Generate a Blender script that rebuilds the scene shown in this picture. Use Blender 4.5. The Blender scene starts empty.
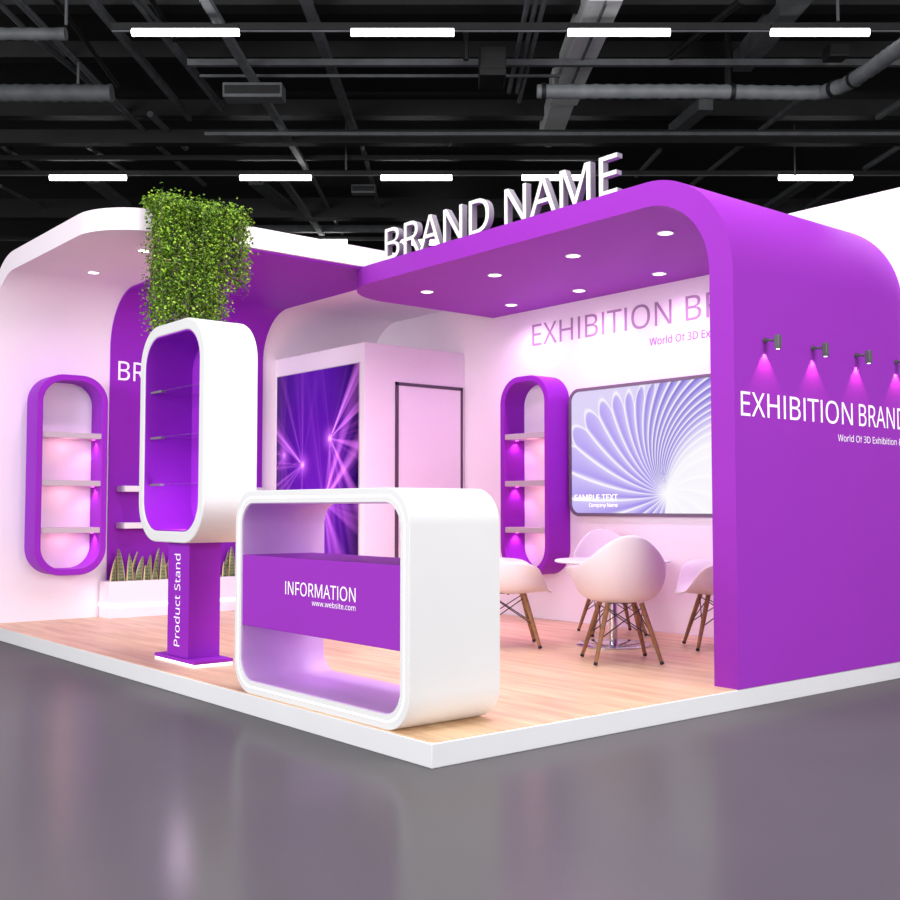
import bpy, math, random
from math import sin, cos, pi, radians, atan2, sqrt, atan, exp, floor as ffloor
from mathutils import Vector, Matrix

random.seed(7)
S = bpy.context.scene
COL = S.collection
S.view_settings.view_transform = 'Standard'
S.view_settings.look = 'None'
S.view_settings.exposure = 0
S.view_settings.gamma = 1

# ------------------------------------------------------------------ camera
F_PX = 1092.0
PITCH = radians(3.0142)
YAW = radians(39.4243)
CAM = Vector((-3.2722, -4.1510, 1.12))
cd = bpy.data.cameras.new('camera'); cam = bpy.data.objects.new('camera', cd); COL.objects.link(cam)
cd.sensor_width = 36; cd.lens = F_PX / 900 * 36; cd.clip_end = 300
cam.location = CAM; cam.rotation_euler = (pi / 2 + PITCH, 0, -YAW)
S.camera = cam
FH = Vector((sin(YAW), cos(YAW), 0)); RT = Vector((cos(YAW), -sin(YAW), 0))   # hall axes on the ground

# ------------------------------------------------------------------ materials
def lin(c):
    return tuple(((v / 255) / 12.92 if v / 255 <= .04045 else (((v / 255) + .055) / 1.055) ** 2.4) for v in c) + (1,)

def mat(name, rgb, rough=.5, metal=0, spec=.5, emit=None, estr=0, noise=0, nscale=8, bump=0, coat=0):
    m = bpy.data.materials.new(name); m.use_nodes = True
    nt = m.node_tree; b = nt.nodes['Principled BSDF']
    b.inputs['Base Color'].default_value = lin(rgb)
    b.inputs['Roughness'].default_value = rough
    b.inputs['Metallic'].default_value = metal
    b.inputs['Specular IOR Level'].default_value = spec
    b.inputs['Coat Weight'].default_value = coat
    if emit:
        b.inputs['Emission Color'].default_value = lin(emit); b.inputs['Emission Strength'].default_value = estr
    if noise or bump:
        tc = nt.nodes.new('ShaderNodeTexCoord')
        n = nt.nodes.new('ShaderNodeTexNoise'); n.inputs['Scale'].default_value = nscale; n.inputs['Detail'].default_value = 5
        nt.links.new(tc.outputs['Object'], n.inputs['Vector'])
        if noise:
            r = nt.nodes.new('ShaderNodeValToRGB')
            c = lin(rgb)
            r.color_ramp.elements[0].position = .3; r.color_ramp.elements[1].position = .7
            r.color_ramp.elements[0].color = tuple(v * (1 - noise) for v in c[:3]) + (1,)
            r.color_ramp.elements[1].color = tuple(min(1, v * (1 + noise)) for v in c[:3]) + (1,)
            nt.links.new(n.outputs['Fac'], r.inputs['Fac']); nt.links.new(r.outputs['Color'], b.inputs['Base Color'])
        if bump:
            bp = nt.nodes.new('ShaderNodeBump'); bp.inputs['Strength'].default_value = bump; bp.inputs['Distance'].default_value = .01
            nt.links.new(n.outputs['Fac'], bp.inputs['Height']); nt.links.new(bp.outputs['Normal'], b.inputs['Normal'])
    return m

def wood_floor_mat():
    m = bpy.data.materials.new('oak planks'); m.use_nodes = True
    nt = m.node_tree; L = nt.links; b = nt.nodes['Principled BSDF']
    tc = nt.nodes.new('ShaderNodeTexCoord')
    mp = nt.nodes.new('ShaderNodeMapping'); mp.inputs['Rotation'].default_value = (0, 0, pi / 2)
    L.new(tc.outputs['Object'], mp.inputs['Vector'])
    br = nt.nodes.new('ShaderNodeTexBrick')
    br.inputs['Color1'].default_value = lin((236, 197, 156)); br.inputs['Color2'].default_value = lin((222, 180, 140))
    br.inputs['Mortar'].default_value = lin((190, 148, 114))
    br.inputs['Scale'].default_value = 1; br.inputs['Mortar Size'].default_value = .0025
    br.inputs['Brick Width'].default_value = 1.6; br.inputs['Row Height'].default_value = .19
    L.new(mp.outputs['Vector'], br.inputs['Vector'])
    mp2 = nt.nodes.new('ShaderNodeMapping'); mp2.inputs['Scale'].default_value = (7, .7, 1)
    L.new(tc.outputs['Object'], mp2.inputs['Vector'])
    n = nt.nodes.new('ShaderNodeTexNoise'); n.inputs['Scale'].default_value = 1.6; n.inputs['Detail'].default_value = 7; n.inputs['Distortion'].default_value = .6
    L.new(mp2.outputs['Vector'], n.inputs['Vector'])
    r = nt.nodes.new('ShaderNodeValToRGB')
    r.color_ramp.elements[0].position = .3; r.color_ramp.elements[0].color = lin((196, 150, 114))
    r.color_ramp.elements[1].position = .68; r.color_ramp.elements[1].color = lin((248, 219, 178))
    L.new(n.outputs['Fac'], r.inputs['Fac'])
    mx = nt.nodes.new('ShaderNodeMix'); mx.data_type = 'RGBA'; mx.inputs['Factor'].default_value = .55
    L.new(br.outputs['Color'], mx.inputs['A']); L.new(r.outputs['Color'], mx.inputs['B'])
    L.new(mx.outputs['Result'], b.inputs['Base Color'])
    b.inputs['Roughness'].default_value = .38; b.inputs['Specular IOR Level'].default_value = .35
    return m

def hall_floor_mat():
    m = bpy.data.materials.new('polished grey concrete'); m.use_nodes = True
    nt = m.node_tree; L = nt.links; b = nt.nodes['Principled BSDF']
    tc = nt.nodes.new('ShaderNodeTexCoord')
    n = nt.nodes.new('ShaderNodeTexNoise'); n.inputs['Scale'].default_value = .5; n.inputs['Detail'].default_value = 6
    L.new(tc.outputs['Object'], n.inputs['Vector'])
    r = nt.nodes.new('ShaderNodeValToRGB')
    r.color_ramp.elements[0].position = .3; r.color_ramp.elements[0].color = lin((FLOOR_G - 3, FLOOR_G - 5, FLOOR_G - 3))
    r.color_ramp.elements[1].position = .7; r.color_ramp.elements[1].color = lin((FLOOR_G + 3, FLOOR_G, FLOOR_G + 2))
    L.new(n.outputs['Fac'], r.inputs['Fac']); L.new(r.outputs['Color'], b.inputs['Base Color'])
    b.inputs['Roughness'].default_value = .8; b.inputs['Specular IOR Level'].default_value = 0
    g = nt.nodes.new('ShaderNodeBsdfGlossy'); g.inputs['Roughness'].default_value = .2; g.inputs['Color'].default_value = (.9, .88, .9, 1)
    mx = nt.nodes.new('ShaderNodeMixShader'); mx.inputs['Fac'].default_value = .1
    L.new(b.outputs['BSDF'], mx.inputs[1]); L.new(g.outputs['BSDF'], mx.inputs[2])
    L.new(mx.outputs['Shader'], nt.nodes['Material Output'].inputs['Surface'])
    return m
FLOOR_G = 96

def attr_mat(name, attr, rough=.5, emit=0):
    m = bpy.data.materials.new(name); m.use_nodes = True
    nt = m.node_tree; b = nt.nodes['Principled BSDF']
    a = nt.nodes.new('ShaderNodeAttribute'); a.attribute_name = attr
    b.inputs['Roughness'].default_value = rough
    if emit:
        b.inputs['Base Color'].default_value = (.01, .01, .01, 1)
        nt.links.new(a.outputs['Color'], b.inputs['Emission Color']); b.inputs['Emission Strength'].default_value = emit
    else:
        nt.links.new(a.outputs['Color'], b.inputs['Base Color'])
    return m

def snake_leaf_mat():
    m = bpy.data.materials.new('snake plant leaf'); m.use_nodes = True
    nt = m.node_tree; L = nt.links; b = nt.nodes['Principled BSDF']
    tc = nt.nodes.new('ShaderNodeTexCoord')
    n = nt.nodes.new('ShaderNodeTexWave'); n.bands_direction = 'Z'; n.inputs['Scale'].default_value = 9; n.inputs['Distortion'].default_value = 5; n.inputs['Detail Scale'].default_value = 3
    L.new(tc.outputs['Object'], n.inputs['Vector'])
    r = nt.nodes.new('ShaderNodeValToRGB')
    r.color_ramp.elements[0].color = lin((74, 92, 62)); r.color_ramp.elements[1].color = lin((132, 144, 100))
    L.new(n.outputs['Fac'], r.inputs['Fac'])
    a = nt.nodes.new('ShaderNodeAttribute'); a.attribute_name = 'margin'
    mr = nt.nodes.new('ShaderNodeMapRange'); mr.inputs['From Min'].default_value = .55; mr.inputs['From Max'].default_value = .75
    L.new(a.outputs['Fac'], mr.inputs['Value'])
    mx = nt.nodes.new('ShaderNodeMix'); mx.data_type = 'RGBA'
    L.new(mr.outputs['Result'], mx.inputs['Factor']); L.new(r.outputs['Color'], mx.inputs['A']); mx.inputs['B'].default_value = lin((228, 208, 150))
    L.new(mx.outputs['Result'], b.inputs['Base Color']); b.inputs['Roughness'].default_value = .47
    return m

def ivy_mat():
    m = bpy.data.materials.new('vine leaf'); m.use_nodes = True
    nt = m.node_tree; L = nt.links; b = nt.nodes['Principled BSDF']
    g = nt.nodes.new('ShaderNodeNewGeometry')
    r = nt.nodes.new('ShaderNodeValToRGB')
    r.color_ramp.elements[0].color = lin((46, 76, 14)); r.color_ramp.elements[1].color = lin((186, 224, 74))
    e = r.color_ramp.elements.new(.55); e.color = lin((106, 148, 34))
    L.new(g.outputs['Random Per Island'], r.inputs['Fac']); L.new(r.outputs['Color'], b.inputs['Base Color'])
    b.inputs['Roughness'].default_value = .45
    t = nt.nodes.new('ShaderNodeBsdfTranslucent'); L.new(r.outputs['Color'], t.inputs['Color'])
    mx = nt.nodes.new('ShaderNodeMixShader'); mx.inputs['Fac'].default_value = .25
    L.new(b.outputs['BSDF'], mx.inputs[1]); L.new(t.outputs['BSDF'], mx.inputs[2])
    L.new(mx.outputs['Shader'], nt.nodes['Material Output'].inputs['Surface'])
    return m

def glass_mat():
    m = bpy.data.materials.new('clear shelf glass'); m.use_nodes = True
    nt = m.node_tree; L = nt.links
    t = nt.nodes.new('ShaderNodeBsdfTransparent'); t.inputs['Color'].default_value = (.975, .985, .985, 1)
    g = nt.nodes.new('ShaderNodeBsdfGlossy'); g.inputs['Roughness'].default_value = .03
    mx = nt.nodes.new('ShaderNodeMixShader')
    mx.inputs['Fac'].default_value = .09; L.new(t.outputs['BSDF'], mx.inputs[1]); L.new(g.outputs['BSDF'], mx.inputs[2])
    L.new(mx.outputs['Shader'], nt.nodes['Material Output'].inputs['Surface'])
    return m

M = dict(
    white=mat('white lacquer', (230, 229, 231), .45, spec=.3, noise=.01, nscale=3),
    shell_white=mat('booth white', (249, 237, 248), .6, spec=.15, noise=.01, nscale=2),
    plat=mat('platform white', (226, 226, 230), .5, spec=.3, noise=.01, nscale=3),
    purple=mat('booth purple', (155, 53, 188), .5, spec=.12, noise=.015, nscale=2),
    purple_deep=mat('purple accent', (152, 43, 194), .5, spec=.12, noise=.015, nscale=2),
    shelf=mat('pale grey shelf', (196, 184, 194), .5, noise=.01),
    wood=wood_floor_mat(), hall=hall_floor_mat(),
    legwood=mat('oak dowel', (156, 112, 74), .5, noise=.25, nscale=30),
    black=mat('black rubber', (24, 22, 26), .5, noise=.1),
    wire=mat('dark steel wire', (84, 78, 88), .4, metal=.8, noise=.05),
    chrome=mat('chrome', (205, 205, 210), .12, metal=1, noise=.01),
    plastic=mat('white moulded plastic', (240, 230, 236), .35, spec=.4, noise=.01),
    letter_shade=mat('shaded letter side', (138, 130, 142), .5, noise=.02),  # shade on the white letters' sides, put into the colour
    clip=mat('grey shelf clip', (128, 112, 128), .4, noise=.02),
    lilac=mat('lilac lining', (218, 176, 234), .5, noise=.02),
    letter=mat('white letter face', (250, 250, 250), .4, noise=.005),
    text_white=mat('self-lit white vinyl lettering', (252, 244, 252), .5, noise=.005, emit=(255, 240, 255), estr=.25),  # slight emission put into the vinyl to brighten the letters
    text_grey=mat('grey mauve lettering', (166, 130, 170), .6, noise=.01),
    text_purple=mat('purple vinyl lettering', (142, 34, 176), .6, noise=.01),
    frame_grey=mat('dark grey frame', (112, 98, 116), .4, noise=.03),
    line=mat('dark door frame', (84, 66, 86), .5, noise=.03),
    led=mat('white led strip', (255, 255, 255), .5, emit=(255, 255, 255), estr=1.6),
    lamp=mat('recessed lamp lens', (255, 255, 255), .5, emit=(255, 250, 255), estr=4),
    pinkled=mat('small led', (255, 120, 230), .5, emit=(255, 90, 230), estr=3),
    trim=mat('downlight trim', (226, 222, 228), .4, noise=.01),
    spot=mat('spotlight grey', (96, 98, 96), .45, metal=.2, noise=.05),
    tube=mat('fluorescent tube', (255, 255, 255), .5, emit=(255, 255, 255), estr=6),
    hceil=mat('dark roof deck', (23, 24, 25), .9, noise=.35, nscale=.6),
    hdark=mat('black painted steel', (22, 23, 25), .6, noise=.25, nscale=4),
    hmid=mat('dim grey steel', (104, 107, 110), .6, noise=.2, nscale=4),
    hduct=mat('bright galvanised duct', (250, 252, 253), .5, noise=.08, nscale=5),
    hlight=mat('galvanised steel', (124, 128, 131), .5, metal=.0, noise=.18, nscale=5),
    soil=mat('dark soil', (52, 44, 40), .9, noise=.3, nscale=30, bump=.4),
    glass=glass_mat(), snake=snake_leaf_mat(), ivy=ivy_mat(),
    stem=mat('vine stem', (74, 84, 34), .7, noise=.2),
)

# ------------------------------------------------------------------ letter outlines (advance | bezier points as handle, point, handle)
GLYPH_DATA = '''
 209|
&587|213,581,244,581,273,581,297,576,318,567,339,557,354,543,366,524,377,506,383,484,383,458,383,424,372,396,350,372,328,349,301,327,268,308,319,258,371,209,423,159,437,175,448,194,457,216,466,238,473,261,479,286,503,286,526,286,550,286,542,252,531,220,518,191,505,161,489,136,468,114,507,76,546,38,585,0,554,0,522,0,490,0,467,22,443,45,420,67,404,52,386,39,366,28,347,17,326,8,303,2,279,-5,253,-8,223,-8,186,-8,154,-2,127,10,100,22,79,40,65,63,50,87,43,115,43,149,43,176,47,200,57,220,67,240,82,257,100,273,119,288,141,303,166,318,155,330,144,344,133,358,122,372,114,387,107,403,100,419,96,437,96,456,96,482,102,505,114,524,126,542,143,557,165,567,187,576/264,219,209,273,189,262,173,251,159,239,146,228,135,215,128,201,120,187,116,171,116,152,116,122,126,99,146,81,166,63,192,55,225,55,260,55,289,60,314,71,338,83,359,96,375,111,320,165/263,524,241,524,219,524,201,518,186,506,172,494,165,478,165,457,165,438,170,420,180,404,191,387,205,369,225,350,256,368,279,385,292,401,306,418,313,437,313,458,313,477,306,493,294,505,281,518
.215|58,24,58,43,58,63,63,77,72,85,82,93,93,97,107,97,121,97,132,93,142,85,152,77,157,63,157,43,157,24,152,10,142,2,132,-7,121,-11,107,-11,93,-11,82,-7,72,2,63,10
3458|395,480,395,439,395,413,391,391,381,372,371,353,358,338,340,326,322,315,301,306,277,302,277,300,277,299,277,298,323,293,357,279,379,255,402,231,413,201,413,163,413,130,405,100,390,74,374,48,350,28,318,14,286,-1,244,-8,193,-8,163,-8,136,-6,110,-1,84,3,60,11,36,23,36,45,36,67,36,89,60,77,86,68,114,61,142,55,168,51,194,51,245,51,282,61,305,81,328,101,339,129,339,164,339,188,333,208,320,223,308,237,289,248,265,255,241,262,213,265,179,265,160,265,142,265,123,265,123,285,123,306,123,326,142,326,161,326,180,326,211,326,238,330,259,339,280,348,296,361,307,377,318,394,323,412,323,434,323,462,314,483,295,498,276,514,251,521,219,521,199,521,180,519,164,515,147,511,132,506,117,498,103,491,89,483,75,473,63,489,51,505,39,521,60,537,85,551,115,563,145,575,180,581,218,581,278,581,323,567,352,540,381,514
A512|462,0,437,0,414,59,391,118,368,177,292,177,217,177,141,177,118,118,96,59,73,0,49,0,24,0,0,0,75,192,149,383,224,575,245,575,267,575,289,575,363,383,437,192,512,0,487,0/304,357,282,415,281,419,278,427,274,438,271,449,267,461,263,473,260,485,257,494,255,500,252,490,250,479,247,468,244,457,241,447,238,438,235,429,232,421,230,415,209,357,187,299,165,241,226,241,286,241,346,241,325,299
B521|187,573,241,573,313,573,367,562,404,541,440,520,459,483,459,431,459,408,455,388,446,371,438,354,426,339,409,328,393,316,373,308,350,304,350,303,350,301,350,300,374,296,395,289,415,279,435,269,450,254,461,236,472,217,478,193,478,163,478,128,470,99,454,74,438,50,415,31,385,19,356,6,320,0,279,0,212,0,145,0,78,0,78,191,78,382,78,573,132,573/221,329,256,329,305,329,339,337,357,352,375,368,384,392,384,423,384,454,373,477,351,490,329,504,293,511,245,511,213,511,182,511,150,511,150,450,150,389,150,329,185,329/187,269,150,269,150,199,150,130,150,61,188,61,227,61,265,61,316,61,352,71,371,91,391,110,401,136,401,168,401,189,397,206,388,221,379,236,364,248,344,256,323,265,295,269,260,269,223,269
C507|349,517,323,517,293,517,265,512,241,502,216,491,195,476,178,456,161,436,148,412,139,383,130,354,125,322,125,286,125,239,132,198,147,164,162,129,184,102,213,83,242,65,279,55,322,55,348,55,371,57,394,62,416,66,438,71,460,78,460,57,460,36,460,15,438,7,416,1,393,-2,371,-6,343,-8,312,-8,254,-8,205,4,166,28,127,52,98,86,78,131,59,175,49,227,49,287,49,330,55,370,67,406,79,442,97,473,120,499,143,525,172,545,206,559,240,574,280,581,324,581,353,581,382,578,409,572,436,566,461,558,482,547,472,527,463,506,453,486,435,494,416,501,394,508,372,514
D585|536,353,536,292,536,228,525,174,501,131,477,87,443,55,399,33,354,11,300,0,237,0,184,0,131,0,78,0,78,191,78,382,78,573,137,573,195,573,254,573,312,573,362,562,404,540,446,519,479,488,502,446,525,405/460,214,460,289,460,340,452,382,435,415,418,447,394,471,361,487,329,503,290,511,244,511,213,511,181,511,150,511,150,361,150,211,150,62,176,62,202,62,228,62,305,62,363,81,402,119,441,157
E446|398,21,398,0,291,0,184,0,78,0,78,191,78,382,78,573,184,573,291,573,398,573,398,551,398,530,398,509,315,509,233,509,150,509,150,450,150,390,150,330,228,330,306,330,383,330,383,310,383,289,383,268,306,268,228,268,150,268,150,200,150,132,150,63,233,63,315,63,398,63,398,42
F416|150,81,150,0,126,0,102,0,78,0,78,191,78,382,78,573,184,573,291,573,398,573,398,551,398,530,398,509,315,509,233,509,150,509,150,442,150,374,150,306,227,306,305,306,383,306,383,285,383,264,383,243,305,243,227,243,150,243,150,162
H594|516,191,516,0,492,0,468,0,443,0,443,89,443,178,443,267,346,267,248,267,150,267,150,178,150,89,150,0,126,0,102,0,78,0,78,191,78,382,78,573,102,573,126,573,150,573,150,492,150,411,150,330,248,330,346,330,443,330,443,411,443,492,443,573,468,573,492,573,516,573,516,382
I219|73,0,73,0,73,0,146,0,146,0,146,0,146,573,146,573,146,573,73,573,73,573,73,573
L420|185,0,78,0,78,191,78,382,78,573,102,573,126,573,150,573,150,403,150,234,150,64,233,64,317,64,400,64,400,43,400,21,400,0,293,0
M727|350,0,330,0,268,167,205,335,142,502,141,502,140,502,139,502,140,491,141,478,142,461,142,445,143,426,144,407,144,387,144,368,144,347,144,231,144,116,144,0,122,0,100,0,78,0,78,191,78,382,78,573,113,573,149,573,184,573,243,416,302,260,361,103,362,103,363,103,364,103,424,260,484,416,544,573,579,573,614,573,650,573,650,382,650,191,650,0,626,0,602,0,578,0,578,117,578,235,578,352,578,371,578,389,579,408,580,426,580,444,581,460,582,476,583,490,584,501,583,501,582,501,581,501,517,334,453,167,390,0,370,0
N609|532,191,532,0,504,0,476,0,447,0,345,159,243,317,141,476,140,476,139,476,138,476,139,463,140,449,141,432,142,415,142,397,143,378,144,359,144,340,144,320,144,213,144,107,144,0,122,0,100,0,78,0,78,191,78,382,78,573,106,573,133,573,161,573,263,415,365,257,467,99,468,99,469,99,470,99,469,107,469,120,468,137,467,154,466,173,466,193,465,214,464,232,464,249,464,357,464,465,464,573,487,573,509,573,532,573,532,382
O626|577,346,577,287,577,243,572,202,561,166,549,130,533,99,510,73,488,47,461,27,428,13,395,-1,357,-8,314,-8,269,-8,230,-1,196,13,163,27,136,47,114,73,92,99,76,130,65,167,54,203,49,244,49,288,49,347,59,398,78,442,97,486,126,520,166,545,205,569,254,581,314,581,372,581,420,569,459,545,498,521,527,486,547,442,567,398/125,335,125,287,125,239,132,198,145,163,159,128,179,101,207,83,235,64,271,55,314,55,357,55,392,64,420,83,447,101,468,128,481,163,495,198,501,239,501,287,501,359,486,416,456,457,426,498,379,518,314,518,271,518,235,509,207,490,179,472,159,445,145,411,132,377
P485|179,573,229,573,304,573,359,558,393,528,427,499,444,458,444,404,444,381,440,358,433,336,425,315,412,295,395,278,377,261,353,248,324,238,295,228,258,223,216,223,194,223,172,223,150,223,150,149,150,74,150,0,126,0,102,0,78,0,78,191,78,382,78,573,128,573/274,511,223,511,199,511,174,511,150,511,150,435,150,360,150,285,169,285,188,285,208,285,244,285,274,289,298,296,322,304,340,316,352,334,364,351,370,373,370,401,370,438,358,465,334,484,311,502
R499|183,573,236,573,283,573,323,567,353,555,384,543,407,524,422,500,437,476,444,446,444,410,444,379,439,354,427,334,416,313,402,297,385,285,367,273,349,264,330,257,382,171,434,86,487,0,459,0,431,0,403,0,356,79,310,158,264,237,226,237,188,237,150,237,150,158,150,79,150,0,126,0,102,0,78,0,78,191,78,382,78,573,130,573/263,510,232,510,204,510,177,510,150,510,150,439,150,368,150,298,179,298,207,298,236,298,282,298,316,307,338,325,359,344,370,371,370,407,370,432,365,452,355,467,345,482,330,493,310,500,289,507
S440|403,183,403,153,403,119,394,90,378,66,361,42,337,24,307,11,276,-2,240,-8,198,-8,177,-8,156,-7,137,-5,117,-3,99,0,83,4,67,8,53,13,41,19,41,42,41,65,41,88,60,80,84,72,113,65,141,58,171,55,201,55,230,55,253,58,273,66,292,73,306,84,316,98,326,112,330,128,330,147,330,165,326,181,318,194,310,207,297,219,277,230,258,241,230,252,196,265,171,274,150,283,131,294,113,304,97,316,85,330,73,343,63,358,57,375,51,392,48,412,48,435,48,465,56,491,71,513,87,534,108,551,136,563,163,575,195,581,231,581,262,581,291,578,318,572,344,566,368,558,389,549,381,528,374,507,366,487,347,495,325,503,302,508,279,514,254,517,229,517,205,517,185,514,169,507,153,500,141,490,133,478,125,465,121,450,121,434,121,415,125,399,133,386,141,373,154,361,172,351,191,341,215,330,246,318,280,306,308,293,332,279,355,265,372,248,385,228,397,208
T446|259,170,259,0,235,0,211,0,187,0,187,170,187,339,187,509,127,509,68,509,8,509,8,530,8,551,8,573,151,573,294,573,437,573,437,551,437,530,437,509,378,509,318,509,259,509,259,339
W746|710,573,735,573,685,382,634,191,583,0,559,0,534,0,510,0,473,125,436,250,399,375,395,387,392,398,389,410,386,422,383,433,380,443,377,454,375,463,373,471,371,479,370,485,370,488,369,485,368,479,367,471,366,463,364,454,361,443,358,433,355,421,352,409,350,397,346,385,342,373,306,249,270,124,234,0,210,0,186,0,161,0,111,191,60,382,10,573,35,573,60,573,85,573,115,456,144,339,174,223,177,211,180,198,183,186,186,174,188,163,190,151,193,140,195,129,196,118,198,107,200,97,201,87,203,97,205,108,206,119,208,131,211,142,213,154,216,166,219,179,222,191,225,203,229,215,232,227,265,342,299,457,333,573,358,573,383,573,407,573,442,457,477,341,512,225,516,212,520,200,523,187,526,175,529,163,532,151,534,139,537,128,538,117,540,106,542,96,544,87,545,100,547,114,550,129,553,143,556,159,560,175,563,191,567,207,572,224,601,340,631,456,660,573,685,573
X470|403,100,467,0,439,0,412,0,385,0,334,83,284,166,233,249,182,166,131,83,79,0,54,0,29,0,3,0,67,99,130,199,193,298,134,390,75,481,15,573,42,573,69,573,95,573,142,498,189,423,236,348,283,423,330,498,377,573,402,573,428,573,453,573,394,482,335,391,276,300,339,200
a450|203,437,231,437,283,437,322,426,347,403,372,380,385,343,385,293,385,195,385,98,385,0,368,0,351,0,334,0,329,20,325,41,320,61,319,61,318,61,317,61,304,45,292,32,279,22,266,12,251,4,234,-1,217,-6,196,-8,172,-8,147,-8,124,-3,103,6,82,15,66,29,55,48,43,67,37,91,37,119,37,162,54,195,87,219,121,242,173,254,243,257,267,257,292,258,316,259,316,268,316,276,316,285,316,321,308,345,293,359,277,373,255,380,227,380,204,380,183,377,163,370,142,363,123,356,106,347,99,365,91,383,84,400,103,410,125,419,151,426,176,433/273,209,252,208,198,206,161,197,141,182,120,167,110,146,110,119,110,95,117,77,132,66,147,55,165,49,188,49,225,49,255,59,279,79,303,99,315,130,315,172,315,184,315,197,315,210,294,209
b493|139,511,139,461,139,443,138,426,138,410,137,394,136,382,135,373,136,373,137,373,139,373,151,391,168,406,189,419,211,431,238,437,272,437,325,437,368,418,401,381,433,344,449,289,449,215,449,166,442,125,427,91,412,58,392,33,365,17,338,0,307,-8,272,-8,238,-8,211,-2,189,10,168,23,151,37,139,55,137,55,135,55,133,55,128,36,123,18,119,0,102,0,85,0,68,0,68,203,68,406,68,609,92,609,115,609,139,609,139,560/299,379,260,379,229,379,205,373,188,361,170,350,157,332,150,308,142,285,139,254,139,217,139,216,139,215,139,214,139,161,147,121,165,93,182,65,214,51,261,51,300,51,329,65,348,93,367,121,376,162,376,216,376,270,367,310,348,338,329,365
c385|265,-8,241,-8,203,-8,169,0,139,15,109,31,86,55,69,87,53,120,44,162,44,213,44,265,53,308,71,342,88,375,112,399,142,415,173,430,207,438,245,438,267,438,288,436,309,431,329,426,346,421,358,415,351,395,344,376,337,356,324,361,309,365,292,370,275,374,259,376,244,376,215,376,191,370,172,358,154,345,140,327,131,303,122,279,117,249,117,213,117,179,122,150,131,126,140,102,153,84,172,71,190,59,213,53,240,53,263,53,284,55,302,60,320,65,336,71,351,78,351,57,351,36,351,15,337,8,321,2,304,-2,286,-6
d493|243,-8,221,-8,167,-8,124,11,92,48,60,85,44,140,44,214,44,288,60,344,93,381,125,419,168,438,221,438,244,438,263,435,280,429,296,424,311,416,323,407,335,397,346,386,354,374,356,374,358,374,359,374,359,381,358,392,356,405,355,419,354,430,354,438,354,495,354,552,354,609,378,609,401,609,425,609,425,406,425,203,425,0,406,0,387,0,368,0,365,19,361,38,358,58,357,58,356,58,354,58,346,45,335,34,323,24,311,15,296,7,279,1,263,-5/193,51,232,51,277,51,309,63,328,88,346,113,355,150,355,200,355,205,355,209,355,213,355,267,346,308,329,336,311,365,279,379,231,379,193,379,165,364,146,334,127,304,117,263,117,213,117,161,127,121,146,93,165,65
e452|196,438,234,438,271,438,303,430,329,414,356,398,376,375,390,346,404,317,411,283,411,244,411,230,411,215,411,201,313,201,215,201,117,201,118,153,131,116,154,90,178,65,211,52,254,52,281,52,306,55,327,60,348,65,370,72,392,82,392,61,392,41,392,20,370,10,349,3,327,-1,306,-6,280,-8,251,-8,210,-8,174,0,143,17,112,33,88,58,70,91,53,124,44,164,44,212,44,259,52,299,68,333,84,366,106,392,134,411,163,429/257,380,233,380,200,380,173,369,154,348,134,326,122,296,119,257,192,257,265,257,338,257,338,282,334,303,326,322,319,340,308,354,292,364,277,375
f276|266,393,266,375,230,375,194,375,158,375,158,250,158,125,158,0,134,0,111,0,87,0,87,125,87,250,87,375,62,375,37,375,12,375,12,386,12,397,12,408,37,416,62,424,87,432,87,441,87,449,87,457,87,494,93,524,104,547,115,570,131,587,152,597,172,608,198,613,227,613,244,613,260,612,274,609,288,606,300,603,310,599,304,581,298,562,292,544,283,546,273,549,262,552,251,554,240,556,228,556,204,556,187,548,175,532,164,516,158,492,158,458,158,449,158,439,158,430,194,430,230,430,266,430,266,412
h495|139,490,139,431,139,420,138,410,138,399,137,389,136,379,135,370,136,370,138,370,140,370,149,385,160,398,174,407,188,417,203,424,221,429,238,435,255,437,273,437,308,437,337,432,360,421,384,410,401,393,413,370,425,347,431,317,431,280,431,187,431,93,431,0,407,0,384,0,361,0,361,92,361,183,361,275,361,310,353,336,338,353,322,370,298,379,265,379,233,379,207,372,189,360,171,348,158,331,150,308,143,284,139,256,139,222,139,148,139,74,139,0,115,0,92,0,68,0,68,203,68,406,68,609,92,609,115,609,139,609,139,550
i207|115,430,139,430,139,287,139,143,139,0,115,0,92,0,68,0,68,143,68,287,68,430,92,430/92,591,104,591,115,591,124,587,133,580,141,573,145,562,145,546,145,531,141,520,133,512,124,505,115,501,104,501,92,501,83,505,75,512,67,520,63,531,63,546,63,562,67,573,75,580,83,587
l207|139,203,139,0,115,0,92,0,68,0,68,203,68,406,68,609,92,609,115,609,139,609,139,406
m750|512,438,540,438,588,438,625,425,649,401,673,376,685,335,685,280,685,187,685,93,685,0,662,0,638,0,615,0,615,92,615,184,615,277,615,310,608,336,594,353,580,370,558,379,528,379,486,379,456,366,438,342,420,318,411,283,411,237,411,158,411,79,411,0,388,0,365,0,342,0,342,92,342,184,342,277,342,299,338,318,332,333,326,348,316,360,303,367,290,375,274,379,253,379,225,379,202,372,185,360,169,348,157,331,150,308,142,285,139,257,139,223,139,149,139,74,139,0,115,0,92,0,68,0,68,143,68,287,68,430,87,430,106,430,125,430,129,410,132,391,136,371,137,371,138,371,140,371,149,386,160,399,173,409,186,418,200,426,217,431,233,435,249,438,266,438,299,438,327,432,349,420,371,408,388,390,398,366,399,366,400,366,402,366,416,390,436,408,461,420,486,432
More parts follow.
